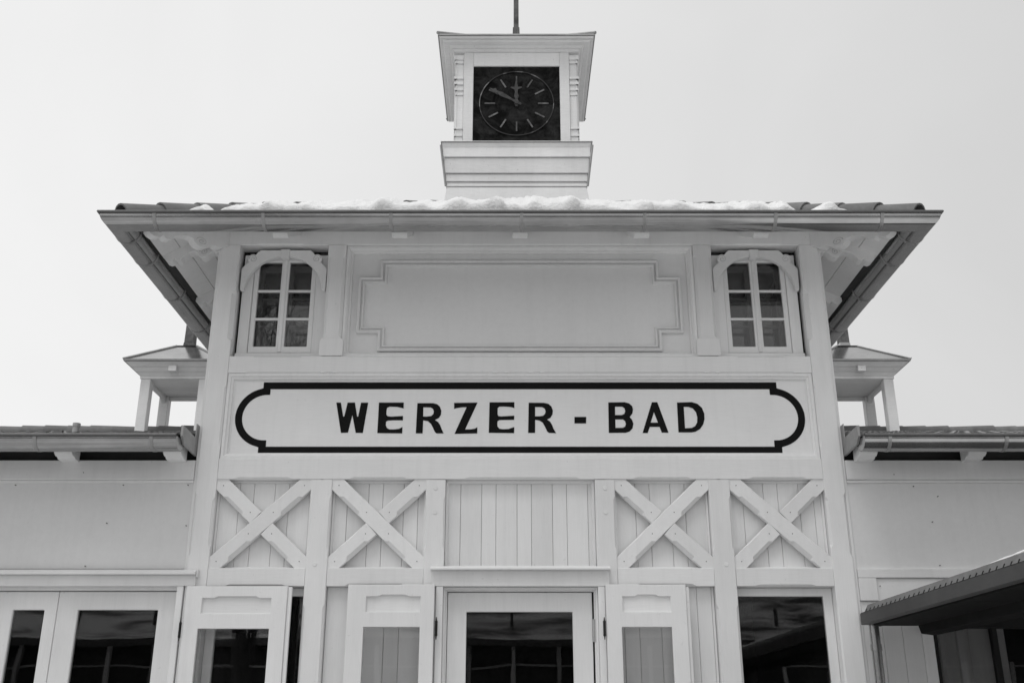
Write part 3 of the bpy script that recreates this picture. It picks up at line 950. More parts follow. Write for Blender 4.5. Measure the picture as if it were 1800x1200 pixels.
right = [(2.087, 4.263), (2.087, 4.213)] + o_arc[1:-1] + [(2.087, 3.721), (2.087, 3.667)]
right_in = [(2.028, 3.725), (2.028, 3.777)] + i_arc + [(2.028, 4.157), (2.028, 4.205)]
# the border as one ring: outer outline and inner outline
outer = right + [(-x, z) for x, z in reversed(right)]
inner = right_in + [(-x, z) for x, z in reversed(right_in)]
add_prism(bm, [(Sx(x), Sz(z)) for x, z in outer], FY, 0.0495, 0.0522, ([(Sx(x), Sz(z)) for x, z in inner],))
bm_obj('border', bm, 'black', SG)
GLYPHS = [
 ('W', [(-1.495,4.106),(-1.458,4.106),(-1.433,3.988),(-1.424,3.988),(-1.403,4.106),(-1.344,4.106),(-1.32,3.988),(-1.311,3.988),(-1.294,4.105),(-1.236,4.105),(-1.267,3.852),(-1.324,3.852),(-1.359,4.002),(-1.387,3.854),(-1.443,3.852)], []),
 ('E', [(-1.148,4.106),(-0.946,4.106),(-0.946,4.057),(-0.999,4.07),(-1.059,4.072),(-1.08,4.062),(-1.084,4.038),(-1.084,4.005),(-1.073,3.991),(-1.046,3.987),(-0.948,3.993),(-0.948,3.957),(-1.031,3.957),(-1.07,3.955),(-1.084,3.945),(-1.084,3.914),(-1.074,3.892),(-1.054,3.881),(-1.019,3.88),(-0.978,3.885),(-0.949,3.9),(-0.95,3.848),(-1.15,3.85)], []),
 ('R', [(-0.835,4.101),(-0.708,4.101),(-0.676,4.093),(-0.652,4.072),(-0.639,4.038),(-0.641,4.005),(-0.656,3.978),(-0.689,3.959),(-0.663,3.942),(-0.646,3.917),(-0.632,3.881),(-0.616,3.848),(-0.674,3.848),(-0.688,3.862),(-0.703,3.895),(-0.722,3.93),(-0.746,3.95),(-0.784,3.957),(-0.785,3.848),(-0.84,3.848)], [[(-0.786,4.067),(-0.726,4.065),(-0.707,4.053),(-0.699,4.031),(-0.703,4.009),(-0.719,3.993),(-0.751,3.988),(-0.785,3.988)]]),
 ('Z', [(-0.536,4.103),(-0.346,4.106),(-0.444,3.88),(-0.395,3.881),(-0.363,3.887),(-0.345,3.899),(-0.345,3.848),(-0.528,3.844),(-0.433,4.068),(-0.476,4.066),(-0.513,4.06),(-0.535,4.053)], []),
 ('E', [(-0.248,4.108),(-0.046,4.109),(-0.046,4.06),(-0.074,4.069),(-0.13,4.073),(-0.167,4.072),(-0.181,4.06),(-0.182,4.007),(-0.176,3.993),(-0.153,3.989),(-0.047,3.995),(-0.048,3.961),(-0.129,3.96),(-0.166,3.959),(-0.182,3.949),(-0.184,3.928),(-0.182,3.904),(-0.166,3.886),(-0.138,3.882),(-0.093,3.884),(-0.047,3.9),(-0.048,3.85),(-0.252,3.853)], []),
 ('R', [(0.071,4.105),(0.194,4.104),(0.231,4.095),(0.254,4.074),(0.267,4.038),(0.263,4.005),(0.246,3.978),(0.218,3.963),(0.243,3.945),(0.259,3.917),(0.27,3.885),(0.29,3.85),(0.233,3.852),(0.219,3.864),(0.201,3.904),(0.183,3.938),(0.156,3.955),(0.122,3.962),(0.121,3.852),(0.065,3.852)], [[(0.123,4.069),(0.18,4.068),(0.201,4.055),(0.208,4.031),(0.202,4.009),(0.186,3.994),(0.156,3.99),(0.122,3.99)]]),
 ('hyphen', [(0.441,3.985),(0.536,3.985),(0.534,3.931),(0.44,3.931)], []),
 ('B', [(0.719,4.107),(0.852,4.109),(0.888,4.099),(0.911,4.077),(0.918,4.048),(0.911,4.014),(0.888,3.984),(0.906,3.962),(0.916,3.928),(0.908,3.89),(0.884,3.864),(0.851,3.853),(0.715,3.852)], [[(0.772,4.072),(0.832,4.072),(0.85,4.057),(0.854,4.033),(0.846,4.011),(0.827,4.001),(0.771,4.0)],[(0.771,3.964),(0.832,3.965),(0.85,3.95),(0.855,3.926),(0.848,3.904),(0.83,3.894),(0.77,3.893)]]),
 ('A', [(1.074,4.109),(1.118,4.109),(1.196,3.854),(1.142,3.854),(1.126,3.902),(1.048,3.902),(1.028,3.851),(0.987,3.851)], [[(1.087,4.026),(1.115,3.937),(1.056,3.937)]]),
 ('D', [(1.278,4.106),(1.398,4.11),(1.443,4.096),(1.478,4.062),(1.494,4.014),(1.493,3.966),(1.48,3.923),(1.453,3.885),(1.415,3.862),(1.383,3.856),(1.277,3.856)], [[(1.331,4.07),(1.368,4.07),(1.404,4.057),(1.428,4.024),(1.436,3.981),(1.432,3.938),(1.413,3.907),(1.385,3.893),(1.331,3.89)]]),
]

for n_, out_, holes_ in GLYPHS:
    bm = bmesh.new()
    add_prism(bm, out_, FY, 0.0490, 0.0522, holes_)
    bm_obj('letter' if n_ != 'hyphen' else 'hyphen', bm, 'black', SG)

# ------------------------------------------------------------------ clock turret
TX, TY = -0.015, 2.4
CT = thing('clock_turret', (TX, TY, 6.5), 'white clock turret with flared roof standing on the ridge of the middle building', 'turret')
frustum('skirt', TX, TY, 6.55, 0.80, 6.975, 0.738, 'tower', CT)
rows_ = [(6.978, 7.030), (7.033, 7.122), (7.128, 7.305), (7.311, 7.425)]
hw = lambda z: 0.735 + (z - 6.97) * 0.118
for i, (a, b2) in enumerate(rows_):
    frustum('lap_board', TX, TY, a, hw(a) + .012, b2, hw(b2) - .004, 'tower', CT, 0.003)
frustum('base_moulding', TX, TY, 7.427, 0.782, 7.478, 0.800, 'tower', CT, 0.004)
frustum('ledge_flashing', TX, TY, 7.480, 0.812, 7.494, 0.806, 'zinc_dull', CT, 0.002)
for sx in (-1, 1):                           # angle strips at the corners of the base
    for sy in (-1, 1):
        bm = bmesh.new()
        a = [(TX + sx * (hw(6.98) + .014), TY + sy * (hw(6.98) + .014), 6.978), (TX + sx * (hw(7.425) + .02), TY + sy * (hw(7.425) + .02), 7.44)]
        add_tube(bm, a, 0.012, 4)
        bm_obj('corner_strip', bm, 'zinc_dull', CT)
box('body', TX - .672, TX + .672, TY - .655, TY + .655, 7.494, 8.70, 'tower', CT)
FYY = TY - .684                               # front of the frame round the dial
def face(rot):
    """frame boards and corner pilasters of one side of the turret"""
    cs, sn = math.cos(rot), math.sin(rot)
    def f(u, v, a):                          # a: distance out from the turret's axis
        return (TX + u * cs + a * sn, TY + u * sn - a * cs, v)
    for s in (-1, 1):
        prism('frame_stile', rect(min(s * .478, s * .585), max(s * .478, s * .585), 7.495, 8.700), .656, .690, 'tower', CT, (), 0.003, f)
        # corner pilaster built of stacked mouldings
        bm = bmesh.new()
        x0, x1 = s * .588, s * .671
        def blk(z0, z1, out, xo=0.0):
            add_prism(bm, rect(min(x0, x1 + s * xo), max(x0, x1 + s * xo), z0, z1), f, .6555, .656 + out)
        blk(7.495, 7.625, .014); blk(7.627, 7.652, .024, .012); blk(7.654, 7.715, .010); blk(7.717, 7.742, .026, .014)
        blk(7.744, 8.150, .006)
        blk(8.152, 8.172, .018, .008); blk(8.174, 8.208, .010); blk(8.210, 8.238, .024, .014); blk(8.240, 8.282, .012, .004)
        blk(8.284, 8.318, .030, .018); blk(8.320, 8.350, .016, .006); blk(8.352, 8.385, .034, .022); blk(8.387, 8.560, .008)
        blk(8.562, 8.60, .024, .014); blk(8.602, 8.66, .036, .026)
        bm_obj('pilaster', bm, 'tower', CT, 0.003)
    prism('frame_rail', rect(-.477, .477, 8.522, 8.699), .6565, .688, 'tower', CT, (), 0.003, f)
    if rot:
        prism('side_panel', rect(-.477, .477, 7.495, 8.521), .6562, .664, 'tower', CT, (), 0.002, f)
for r in (0, math.pi / 2, math.pi, -math.pi / 2):
    face(r)
# cornice in steps, roof, hips, pole
for nme, z0, h0, z1, h1, mt in (('cornice_moulding', 8.701, .700, 8.728, .718, 'tower'), ('cornice_moulding', 8.729, .735, 8.752, .752, 'tower'), ('cornice_soffit', 8.753, .806, 8.774, .822, 'tower'),
                                ('roof_fascia', 8.775, .848, 8.796, .858, 'tower'), ('roof_edge', 8.797, .872, 8.815, .872, 'zinc_dull')):
    frustum(nme, TX, TY, z0, h0, z1, h1, mt, CT, 0.002)
bm = bmesh.new()
add_frustum(bm, TX, TY, 8.816, .866, 9.05, .50); add_frustum(bm, TX, TY, 9.051, .50, 9.38, .045)
bm_obj('turret_roof', bm, 'zinc_dull', CT)
for sx in (-1, 1):
    for sy in (-1, 1):
        bm = bmesh.new()
        add_tube(bm, [(TX + sx * .875, TY + sy * .875, 8.826), (TX + sx * .50, TY + sy * .50, 9.06), (TX + sx * .045, TY + sy * .045, 9.41)], .018, 6)
        bm_obj('hip_flashing', bm, 'zinc_dull', CT)
bm = bmesh.new()
add_frustum(bm, TX, TY, 9.36, .044, 9.535, .040)
bm_obj('pole_socket', bm, 'pole_wood', CT, 0.003)
bm = bmesh.new()
add_frustum(bm, TX, TY, 9.536, .031, 12.0, .024)
bm_obj('flag_pole', bm, 'pole_wood', CT, 0.004)

# the clock: worn square plate, raised ring, hour marks, two hands at ten to twelve
CC = (TX, 8.045)
CK = prism('clock', rect(TX - .476, TX + .476, 7.497, 8.520), TY - .672, TY - .658, 'dial', CT, (), 0.002)
yd = TY - .6725
bm = bmesh.new()
n = 72
def dial(r, a):                              # clockwise from twelve
    return (CC[0] + r * math.sin(rad(a)), CC[1] + r * math.cos(rad(a)))
add_prism(bm, [dial(.412, 360 * i / n) for i in range(n)], FY, yd - .010, yd + .002, ([dial(.402, 360 * i / n) for i in range(n)],))
bm_obj('dial_ring', bm, 'ring', CK)
for hr in range(12):
    a = hr * 30
    c0, c1 = Vector(dial(.235, a)), Vector(dial(.352, a))
    d = (c1 - c0).normalized(); nn = Vector((-d.y, d.x)) * .0085
    prism('hour_mark', [tuple(c0 - nn), tuple(c1 - nn), tuple(c1 + nn), tuple(c0 + nn)], yd - .006, yd + .001, 'mark', CK, (), 0.001)
def hand(name, ang, pts, y):
    ca, sa = math.cos(rad(ang)), math.sin(rad(ang))
    pts = pts + [(-u, v) for u, v in reversed(pts)]
    prism(name, [(CC[0] + u * ca + v * sa, CC[1] - u * sa + v * ca) for u, v in pts], y - .006, y, 'hand', CK, (), 0.001)
hand('minute_hand', -59, [(.012, -.06), (.020, 0), (.011, .06), (.022, .14), (.026, .20), (.012, .26), (.034, .285), (.010, .31), (.003, .345)], yd - .030)
hand('hour_hand', -1, [(.014, -.05), (.024, 0), (.014, .04), (.026, .08), (.016, .13), (.020, .165), (.060, .185), (.062, .200), (.020, .200), (.016, .225), (.004, .285)], yd - .020)
prism('hand_hub', arc(CC[0], CC[1], .026, 0, 340, 17), yd - .040, yd + .001, 'hand', CK, (), 0.002)

# ------------------------------------------------------------------ low wings on both sides
def wing(s, label):
    WG = thing('building_wing', (s * 5.0, 3.0, 0), label, 'building', 'low wings beside the middle building')
    X = lambda x: s * x
    x_in, x_end = 2.578, 7.6
    bx = lambda nme, a, b2, y0, y1, z0, z1, mt, bev=0.003: box(nme, X(a), X(b2), y0, y1, z0, z1, mt, WG, bev)
    # wall, beam under the eaves, drip board over the doors
    bx('wall', x_in, x_end, 0.032, 0.12, 2.77, 3.455, 'wall', 0)
    if s < 0:
        bar('beam', (-x_end, 3.538), (-x_in, 3.538), .155, .004, .12, 'paint_h', WG, right=[(0, 0.5, .012), (.55, 4.6, .006)])
    else:
        bar('beam', (x_in, 3.538), (x_end, 3.538), .155, .004, .12, 'paint_h', WG, right=[(.14, 4.8, .012)])
    box('beam_fillet', X(x_in), X(x_end), .016, .031, 3.436, 3.458, 'paint_h', WG, .002)
    bm = bmesh.new()                           # a few dark nail heads on the plain wall
    for (x, z) in (((3.45, 3.515), (3.13, 3.42), (2.62, 3.42), (2.60, 3.10), (3.22, 3.12), (3.34, 2.79), (3.98, 3.42)) if s < 0 else ((2.95, 3.50), (3.10, 3.41), (3.28, 3.33), (3.21, 3.13), (3.22, 2.795), (2.74, 2.64))):
        add_prism(bm, [(X(x) + .0035 * math.cos(a), z + .0035 * math.sin(a)) for a in (0, 1.05, 2.1, 3.14, 4.2, 5.25)], FY, -.0005 if z > 3.46 else .016, .034)
    bm_obj('nail_heads', bm, 'hand', WG)['kind'] = 'stuff'
    # tall ground floor opening
    if s < 0:
        e = 2.462
        prism('drip_board', [(-0.075, 2.716), (-0.075, 2.734), (-0.003, 2.762), (-0.0015, 2.716)], -x_end, -e, 'paint_h', WG, (), 0.002, FX)
        bx('drip_board_end', e - .012, e - .001, -.05, -.0015, 2.70, 2.757, 'paint', .002)
        bx('door_head', e + .008, x_end, -.022, .03, 2.636, 2.7155, 'paint_h')
        bx('door_jamb', 2.556, 2.604, -.018, .12, 0, 2.6355, 'paint_v')
        bx('door_jamb', 4.07, 4.16, -.018, .12, 0, 2.6355, 'paint_v')
        bx('door_head_lining', 2.605, 4.069, .031, .12, 2.61, 2.65, 'paint_h')
        bx('wall', 4.161, x_end, .04, .12, 0, 2.6355, 'wall', 0)
        # a narrow and a wide leaf
        d1 = prism('door', rect(-4.062, -3.528, .03, 2.605), .07, .118, 'paint_v', WG, (rect(-3.862, -3.622, .5, 2.468),), .004)
        box('pane', -3.866, -3.618, .092, .097, .495, 2.472, 'glass_door', d1, 0)
        d2 = prism('door', rect(-3.524, -2.624, .03, 2.605), .07, .118, 'paint_v', WG, (rect(-3.368, -2.758, .5, 2.468),), .004)
        box('pane', -3.372, -2.754, .092, .097, .495, 2.472, 'glass_door', d2, 0)
        tube('hinge', [(-2.612, .062, 2.22), (-2.612, .062, 2.39)], .010, 'steel', d2, 8)
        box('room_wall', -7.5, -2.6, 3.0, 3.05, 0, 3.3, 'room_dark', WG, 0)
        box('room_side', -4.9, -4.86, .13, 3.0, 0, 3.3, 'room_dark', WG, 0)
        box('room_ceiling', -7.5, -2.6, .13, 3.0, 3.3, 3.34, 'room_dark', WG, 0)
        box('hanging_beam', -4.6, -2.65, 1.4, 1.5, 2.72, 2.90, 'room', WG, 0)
    else:
        bx('rail', x_in, 3.9, .006, .12, 2.70, 2.768, 'paint_h')
        bx('rail_post', x_in, 2.715, .007, .12, 2.53, 2.699, 'paint_v')
        bx('infill_panel', 2.716, x_end, .024, .029, 2.37, 2.699, 'wall', 0)
        boards(2.578, 3.10, 0, 2.529, .03, WG, 0, 0.145, 0.145)
        w_ = prism('window', rect(3.105, 5.2, .5, 2.36), .04, .10, 'iron', WG, (rect(3.13, 3.545, .55, 2.33), rect(3.585, 5.1, .55, 2.33)), .003)
        box('pane', 3.126, 3.549, .062, .067, .546, 2.334, 'glass_door', w_, 0)
        box('pane', 3.581, 5.104, .062, .067, .546, 2.334, 'glass_door', w_, 0)
        bx('dark_strip', 3.105, 5.2, .012, .0235, 2.335, 2.448, 'iron', .002)  # dark strip added over the pale infill panel above the window
        # curtain hanging behind
        bm = bmesh.new()
        pts = []
        for i in range(60):
            pts.append((3.12 + i * .034, .15 + .025 * math.sin(i * .9) + .02 * math.sin(i * 2.3)))
        a = [bm.verts.new((x, y, .4)) for x, y in pts]; b2 = [bm.verts.new((x, y, 2.5)) for x, y in pts]
        for i in range(59):
            if 16 < i < 24 or 36 < i < 44: continue
            bm.faces.new([a[i], a[i + 1], b2[i + 1], b2[i]])
        bm_obj('curtain', bm, 'curtain', WG, 0, 60)
        bx('room_wall', 2.6, 7.5, 1.5, 1.55, 0, 2.66, 'room_dark', 0)
        bx('room_ceiling', 2.6, 7.5, .13, 1.5, 2.62, 2.66, 'room_dark', 0)
        bx('sill_wall', 3.11, x_end, .045, .12, 0, .498, 'wall', 0)
        bx('wall', 5.2, x_end, .045, .12, .5, 2.369, 'wall', 0)
    bx('end_wall', x_end, x_end + .1, 0.0, 10.3, 0, 3.62, 'wall', 0)
    bx('rear_wall', x_in, x_end, 10.2, 10.3, 0, 3.62, 'wall', 0)
    bx('eaves_closing_board', x_in, x_end, .122, .15, 3.44, 3.77, 'dark_wood', 0)
    # eaves: dark boards, corbels
    yE, zE, pit = -.235, 3.665, 0.281
    def slab(name, x0, x1, y0, y1, z0, t, mt, par=WG):
        bm = bmesh.new()
        add_prism(bm, [(y0, z0), (y1, z0 + (y1 - y0) * pit), (y1, z0 + (y1 - y0) * pit + t), (y0, z0 + t)], FX, min(X(x0), X(x1)), max(X(x0), X(x1)))
        return bm_obj(name, bm, mt, par)
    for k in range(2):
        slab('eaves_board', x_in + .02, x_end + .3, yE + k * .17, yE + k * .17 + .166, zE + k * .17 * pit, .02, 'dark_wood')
    for cx in (2.715, 3.565, 4.42, 5.27, 6.12, 6.97):
        pr = [(0.0, 3.598), (-.075, 3.602), (-.10, 3.618), (-.125, 3.614), (-.155, 3.630), (-.175, 3.655), (-.20, 3.655), (-.215, 3.674), (0.0, 3.735)]
        prism('corbel', pr, min(X(cx - .07), X(cx + .07)), max(X(cx - .07), X(cx + .07)), 'paint', WG, (), .003, FX)
    roof = slab('roof', x_in + .01, x_end + .3, yE - .01, 5.0, zE + .022, .03, 'dark_wood')
    bm = bmesh.new()
    z5 = zE + .022 + (5.0 - yE + .01) * pit
    add_prism(bm, [(5.0, z5), (10.4, z5 - 5.4 * pit), (10.4, z5 - 5.4 * pit + .06), (5.0, z5 + .06)], FX, min(X(x_in + .01), X(x_end + .3)), max(X(x_in + .01), X(x_end + .3)))
    bm_obj('rear_slope', bm, 'tile', roof)
    k_ = math.hypot(1, pit)
    xs = sorted((X(x_in + .03), X(x_end + .3)))
    lay(roof, (0, yE - .03, zE + .058), (1, 0, 0), (0, 1 / k_, pit / k_), (xs[0] + .16, xs[1]), lambda r: r < 1, lambda s_: (xs[0] - .02, xs[1] + .02), 16, 'tile', FLAT)
    x = xs[0]
    while x < xs[1] - .1:
        put('ridge_tile', RIDGE, (x if s < 0 else x + .34, 5.0, z5 + .045 + random.uniform(-.006, .006)), roof, along((1 if s < 0 else -1, 0, random.uniform(-.012, .0))))
        x += .295
    # gutter with end cap, straps
    rim, R_ = 3.698, .100
    gy = -.345
    gx0, gx1 = 2.60, x_end + .3
    pth = [(X(gx1), gy), (X(gx0), gy)] if s > 0 else [(X(gx0), gy), (X(gx1), gy)]
    gt = sweep('gutter', pth, gutter_prof(R_, rim), FZ, 'zinc', WG, closed=False, smooth=35)
    sweep('gutter_rim', pth, rim_prof(R_, rim), FZ, 'rim_shade', gt, closed=False, smooth=50)
    bm = bmesh.new()
    add_prism(bm, [(gy + u, v) for u, v in arc(0, rim, R_ - .002, 180, 360, 12)], FX, min(X(gx0), X(gx0 + .004)), max(X(gx0), X(gx0 + .004)))
    bm_obj('end_cap', bm, 'zinc', gt)
    for xx in (2.79, 3.67, 4.55, 5.43, 6.3, 7.2):
        strap(gt, X(xx), gy, 0, -1, R_, rim)
    # sloping metal-clad verge where the eaves meet the corner of the tall building
    prism('verge_board', [(-.36, 3.715), (-.30, 3.665), (.03, 3.650), (.03, 3.785), (-.36, 3.800)], min(X(2.5785), X(2.598)), max(X(2.5785), X(2.598)), 'zinc_dull', WG, (), .002, FX)
    bx('wall_flashing', 2.5765, 2.582, -.05, .09, 3.72, 3.90, 'zinc_dull', .001)
    # snow or frost lip along the tile edge is left to the snow builder
    return WG
wing(-1, 'low white wing on the left with glazed double doors under its gutter')
wing(1, 'low white wing on the right behind the dark canopy')

# ------------------------------------------------------------------ open ventilation cupolas on the wing roofs
def cupola(s, label):
    cx, cy = s * 4.385, 5.0
    CU = thing('ventilation_cupola', (cx, cy, 5.1), label, 'cupola', 'open cupolas on the wing roofs')
    h_, p_ = .435, .125
    for sx in (-1, 1):
        for sy in (-1, 1):
            a = cx + sx * (h_ - p_ / 2); b2 = cy + sy * (h_ - p_ / 2)
            box('post', a - p_ / 2, a + p_ / 2, b2 - p_ / 2, b2 + p_ / 2, 5.02, 5.80, 'tower', CU, .006)
    # curved lintels between the posts
    for ax in (0, 1):
        for q in (-1, 1):
            pts = [(-.31, 5.799), (.31, 5.799), (.31, 5.70)] + [(.31 - .10 * i / 6, 5.70 + .06 * math.sin(math.pi / 2 * i / 6)) for i in range(1, 7)] + \
                  [(-.31 + .10 * i / 6, 5.70 + .06 * math.sin(math.pi / 2 * i / 6)) for i in range(6, 0, -1)] + [(-.31, 5.70)]
            off = q * (h_ - p_ / 2)
            if ax == 0 and q < 0: continue
            if ax == 0: pts = [(-.31, 5.799), (.31, 5.799), (.31, 5.755), (-.31, 5.755)]
            if ax: prism('lintel', [(cy + u, v) for u, v in pts], cx + off - .03, cx + off + .03, 'tower', CU, (), .003, FX)
            else: prism('lintel', [(cx + u, v) for u, v in pts], cy + off - .03, cy + off + .03, 'tower', CU, (), .003, FY)
    for i in range(5):                         # ceiling boards
        box('ceiling_board', cx - .40, cx + .40, cy - .40 + i * .16, cy - .40 + i * .16 + .157, 5.801, 5.82, 'tower', CU)
    for nme, z0, h0, z1, h1 in (('frieze', 5.80, .442, 5.834, .442), ('cornice_moulding', 5.835, .445, 5.880, .485), ('cornice_moulding', 5.881, .492, 5.930, .535), ('roof_fascia', 5.931, .545, 5.982, .598)):
        if nme == 'frieze':
            bm = bmesh.new()
            sweep('x', [(cx - .445, cy - .445), (cx + .445, cy - .445), (cx + .445, cy + .445), (cx - .445, cy + .445)], [(0, z0), (.03, z0), (.03, z1), (0, z1)], FZ, 'tower', CU, bm=bm)
            bm_obj(nme, bm, 'tower', CU, .002)
        else:
            frustum(nme, cx, cy, z0, h0, z1, h1, 'tower', CU, .002)
    box('key_block', cx - .05, cx + .05, cy - .58, cy - .44, 5.86, 5.935, 'tower', CU)
    frustum('roof_edge', cx, cy, 5.983, .62, 6.008, .625, 'zinc_dull', CU, .002)
    bm = bmesh.new(); add_frustum(bm, cx, cy, 6.009, .615, 6.355, .13)
    rf = bm_obj('roof', bm, 'zinc', CU)
    for sx in (-1, 1):
        for sy in (-1, 1):
            bm = bmesh.new()
            add_tube(bm, [(cx + sx * .625, cy + sy * .625, 6.012), (cx + sx * .13, cy + sy * .13, 6.362)], .014, 6)
            bm_obj('hip_flashing', bm, 'zinc_dull', rf)
    frustum('cap_plate', cx, cy, 6.352, .15, 6.372, .12, 'iron', CU, .002)
    frustum('pole_sleeve', cx, cy, 6.373, .072, 6.44, .066, 'zinc' if s > 0 else 'pole_wood', CU, .003)
    frustum('pole', cx, cy, 6.441, .064, 7.35, .052, 'pole_wood', CU, .006)
cupola(-1, 'small white open cupola on the left wing, left of the tall building')
cupola(1, 'small white open cupola on the right wing, right of the tall building')

# short vent pipe on the left wing
VP = thing('vent_pipe', (-4.87, 3.0, 4.6), 'short round vent pipe poking out of the left wing roof', 'pipe')
tube('pipe', [(-4.87, 3.0, 4.45), (-4.87, 3.0, 4.745)], .037, 'zinc_dull', VP, 14)
tube('pipe_rim', [(-4.87, 3.0, 4.725), (-4.87, 3.0, 4.765)], .042, 'zinc_dull', VP, 14)

# ------------------------------------------------------------------ dark flat canopy at the right
CN = thing('canopy', (3.9, -2.5, 0), 'dark flat walkway canopy with metal fascia in front of the right wing', 'canopy')
y0, y1 = -6.5, -0.03
box('fascia', 2.535, 2.60, y0, y1 - .03, 2.345, 2.428, 'canopy_metal', CN, .004)
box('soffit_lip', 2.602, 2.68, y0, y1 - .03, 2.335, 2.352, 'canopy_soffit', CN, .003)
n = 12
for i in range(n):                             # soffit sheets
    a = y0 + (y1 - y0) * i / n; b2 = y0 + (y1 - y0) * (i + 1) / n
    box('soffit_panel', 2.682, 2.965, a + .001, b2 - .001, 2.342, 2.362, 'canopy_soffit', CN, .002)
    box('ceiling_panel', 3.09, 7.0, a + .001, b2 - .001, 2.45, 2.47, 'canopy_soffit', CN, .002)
prism('edge_beam', [(2.966, 2.36), (2.985, 2.285), (3.088, 2.272), (3.088, 2.46), (2.966, 2.46)], y0, y1, 'canopy_soffit', CN, (), .004, lambda u, v, a: (u, a, v))
prism('roof_slab', [(2.61, 2.43), (7.0, 2.62), (7.0, 2.66), (2.61, 2.47)], y0, y1, 'canopy_metal', CN, (), .003, lambda u, v, a: (u, a, v))
# leaf guard: perforated strip with upright ticks
prism('leaf_guard', [(2.560, 2.431), (2.566, 2.431), (2.600, 2.488), (2.594, 2.490)], y0, y1 - .05, 'guard', CN, (), .001, lambda u, v, a: (u, a, v))
y = y1 - .09
kk = 0
while y > y0:
    bm = bmesh.new()
    add_prism(bm, [(2.5565, 2.429), (2.562, 2.429), (2.576, 2.456), (2.571, 2.458)], lambda u, v, a: (u, a, v), y, y + .010)
    bm_obj('guard_slot', bm, 'iron', CN)
    y -= .088; kk += 1
box('guard_gap', 2.5365, 2.566, y0, y1 - .05, 2.4285, 2.4305, 'iron', CN, 0)
tube('downpipe', [(2.615, -.10, 2.35), (2.615, -.10, 2.20), (2.615, -.10, 0.0)], .036, 'zinc', CN, 16)
tube('pipe_collar', [(2.615, -.10, 2.16), (2.615, -.10, 2.205)], .041, 'zinc', CN, 16)
for yy in (-6.3,):                             # its outer posts stand behind the photographer's right
    box('canopy_post', 2.99, 3.09, yy, yy + .1, 0, 2.27, 'canopy_metal', CN)
    box('canopy_post', 6.8, 6.9, yy, yy + .1, 0, 2.45, 'canopy_metal', CN)

# ------------------------------------------------------------------ snow
def fnoise(x, seed=0.0):
    return (math.sin(x * 1.7 + seed) + .6 * math.sin(x * 4.1 + seed * 2.3 + 1.2) + .4 * math.sin(x * 9.3 + seed * .7 + .4)) / 2.0

def snow_sheet(name, label, x0, x1, thick, reach, seed):
    """snow blanket on the front slope: follows the tile rolls, uneven lower edge and top"""
    nx = int((x1 - x0) / .018); ns = 34
    bm = bmesh.new()
    top, bot = [], []
    for i in range(nx + 1):
        x = x0 + (x1 - x0) * i / nx
        e = min(1, min(i, nx - i) * .018 / .16)
        edge = math.sqrt(max(0, 1 - (1 - e) ** 2))
        lo = .010 + .020 * fnoise(x * 6, seed) + .05 * (1 - edge)
        roll = (.5 + .5 * math.cos((x - .10 + .035 * fnoise(x, seed + 9)) / .30 * 2 * math.pi)) ** 1.6 * (.60 + .75 * fnoise(x * 4.7, seed + 4))   # draped over the tile rolls
        hole = max(0, math.cos((x + .11) / .60 * 2 * math.pi)) ** 24
        lo += .055 * hole * (0.6 + .4 * fnoise(x * 3, seed + 2))
        hi = reach(x) * (0.86 + .10 * fnoise(x * 3.3, seed + 5)) * (.35 + .65 * edge)
        tr, br = [], []
        for j in range(ns + 1):
            q = (j / ns) ** 1.5
            s_ = lo + (hi - lo) * q
            ed = min(1.0, (s_ - lo) / .055, (hi - s_) / .12 + .0)
            ed = math.sqrt(max(0, 1 - (1 - max(0, ed)) ** 2))
            h_ = thick(x) * (0.70 + .10 * fnoise(x * 2 + s_ * 3, seed + 1) + .20 * fnoise(s_ * 6.5 + x * 2.1, seed + 3) + .07 * fnoise(x * 7 + s_ * 8, seed) + .04 * fnoise(x * 21 - s_ * 17, seed + 6))
            h_ = (h_ + .050 * roll * math.exp(-s_ * .8)) * (.25 + .75 * edge)
            h_ = max(.004, h_) * ed
            yy = -.57 + s_ * c_
            zz = zt0 + s_ * s_c + .030
            tr.append(bm.verts.new((x + .012 * fnoise(s_ * 14, seed + i * .01), yy - h_ * s_c, zz + h_ * c_)))
            br.append(bm.verts.new((x, yy, zz - .012)))
        top.append(tr); bot.append(br)
    for i in range(nx):
        for j in range(ns):
            bm.faces.new([top[i][j], top[i + 1][j], top[i + 1][j + 1], top[i][j + 1]])
        bm.faces.new([bot[i][0], bot[i + 1][0], top[i + 1][0], top[i][0]])
        bm.faces.new([top[i][ns], top[i + 1][ns], bot[i + 1][ns], bot[i][ns]])
    o = bm_obj(name, bm, 'snow', None, 0, 70)
    o['kind'] = 'stuff'
    tag(o, label, 'snow')
s_c = PITCH / k
k = math.hypot(1, PITCH); s_c = PITCH / k
bump = lambda x, c, w_: math.exp(-((x - c) / w_) ** 2)
snow_sheet('roof_snow', 'long bumpy snow blanket lying along the middle roof edge above the gutter', -2.46, 2.26,
           lambda x: .135 + .055 * bump(x, .15, .55) + .014 * bump(x, -1.2, .6), lambda x: 1.25 + 1.2 * bump(x, .1, .9), .3)
snow_sheet('roof_snow', 'small detached snow patch at the right end of the middle roof edge', 2.31, 2.72, lambda x: .105, lambda x: .36, 2.1)
snow_sheet('roof_snow', 'thin detached snow patch at the left end of the middle roof edge', -2.82, -2.45, lambda x: .095, lambda x: .34, 4.4)

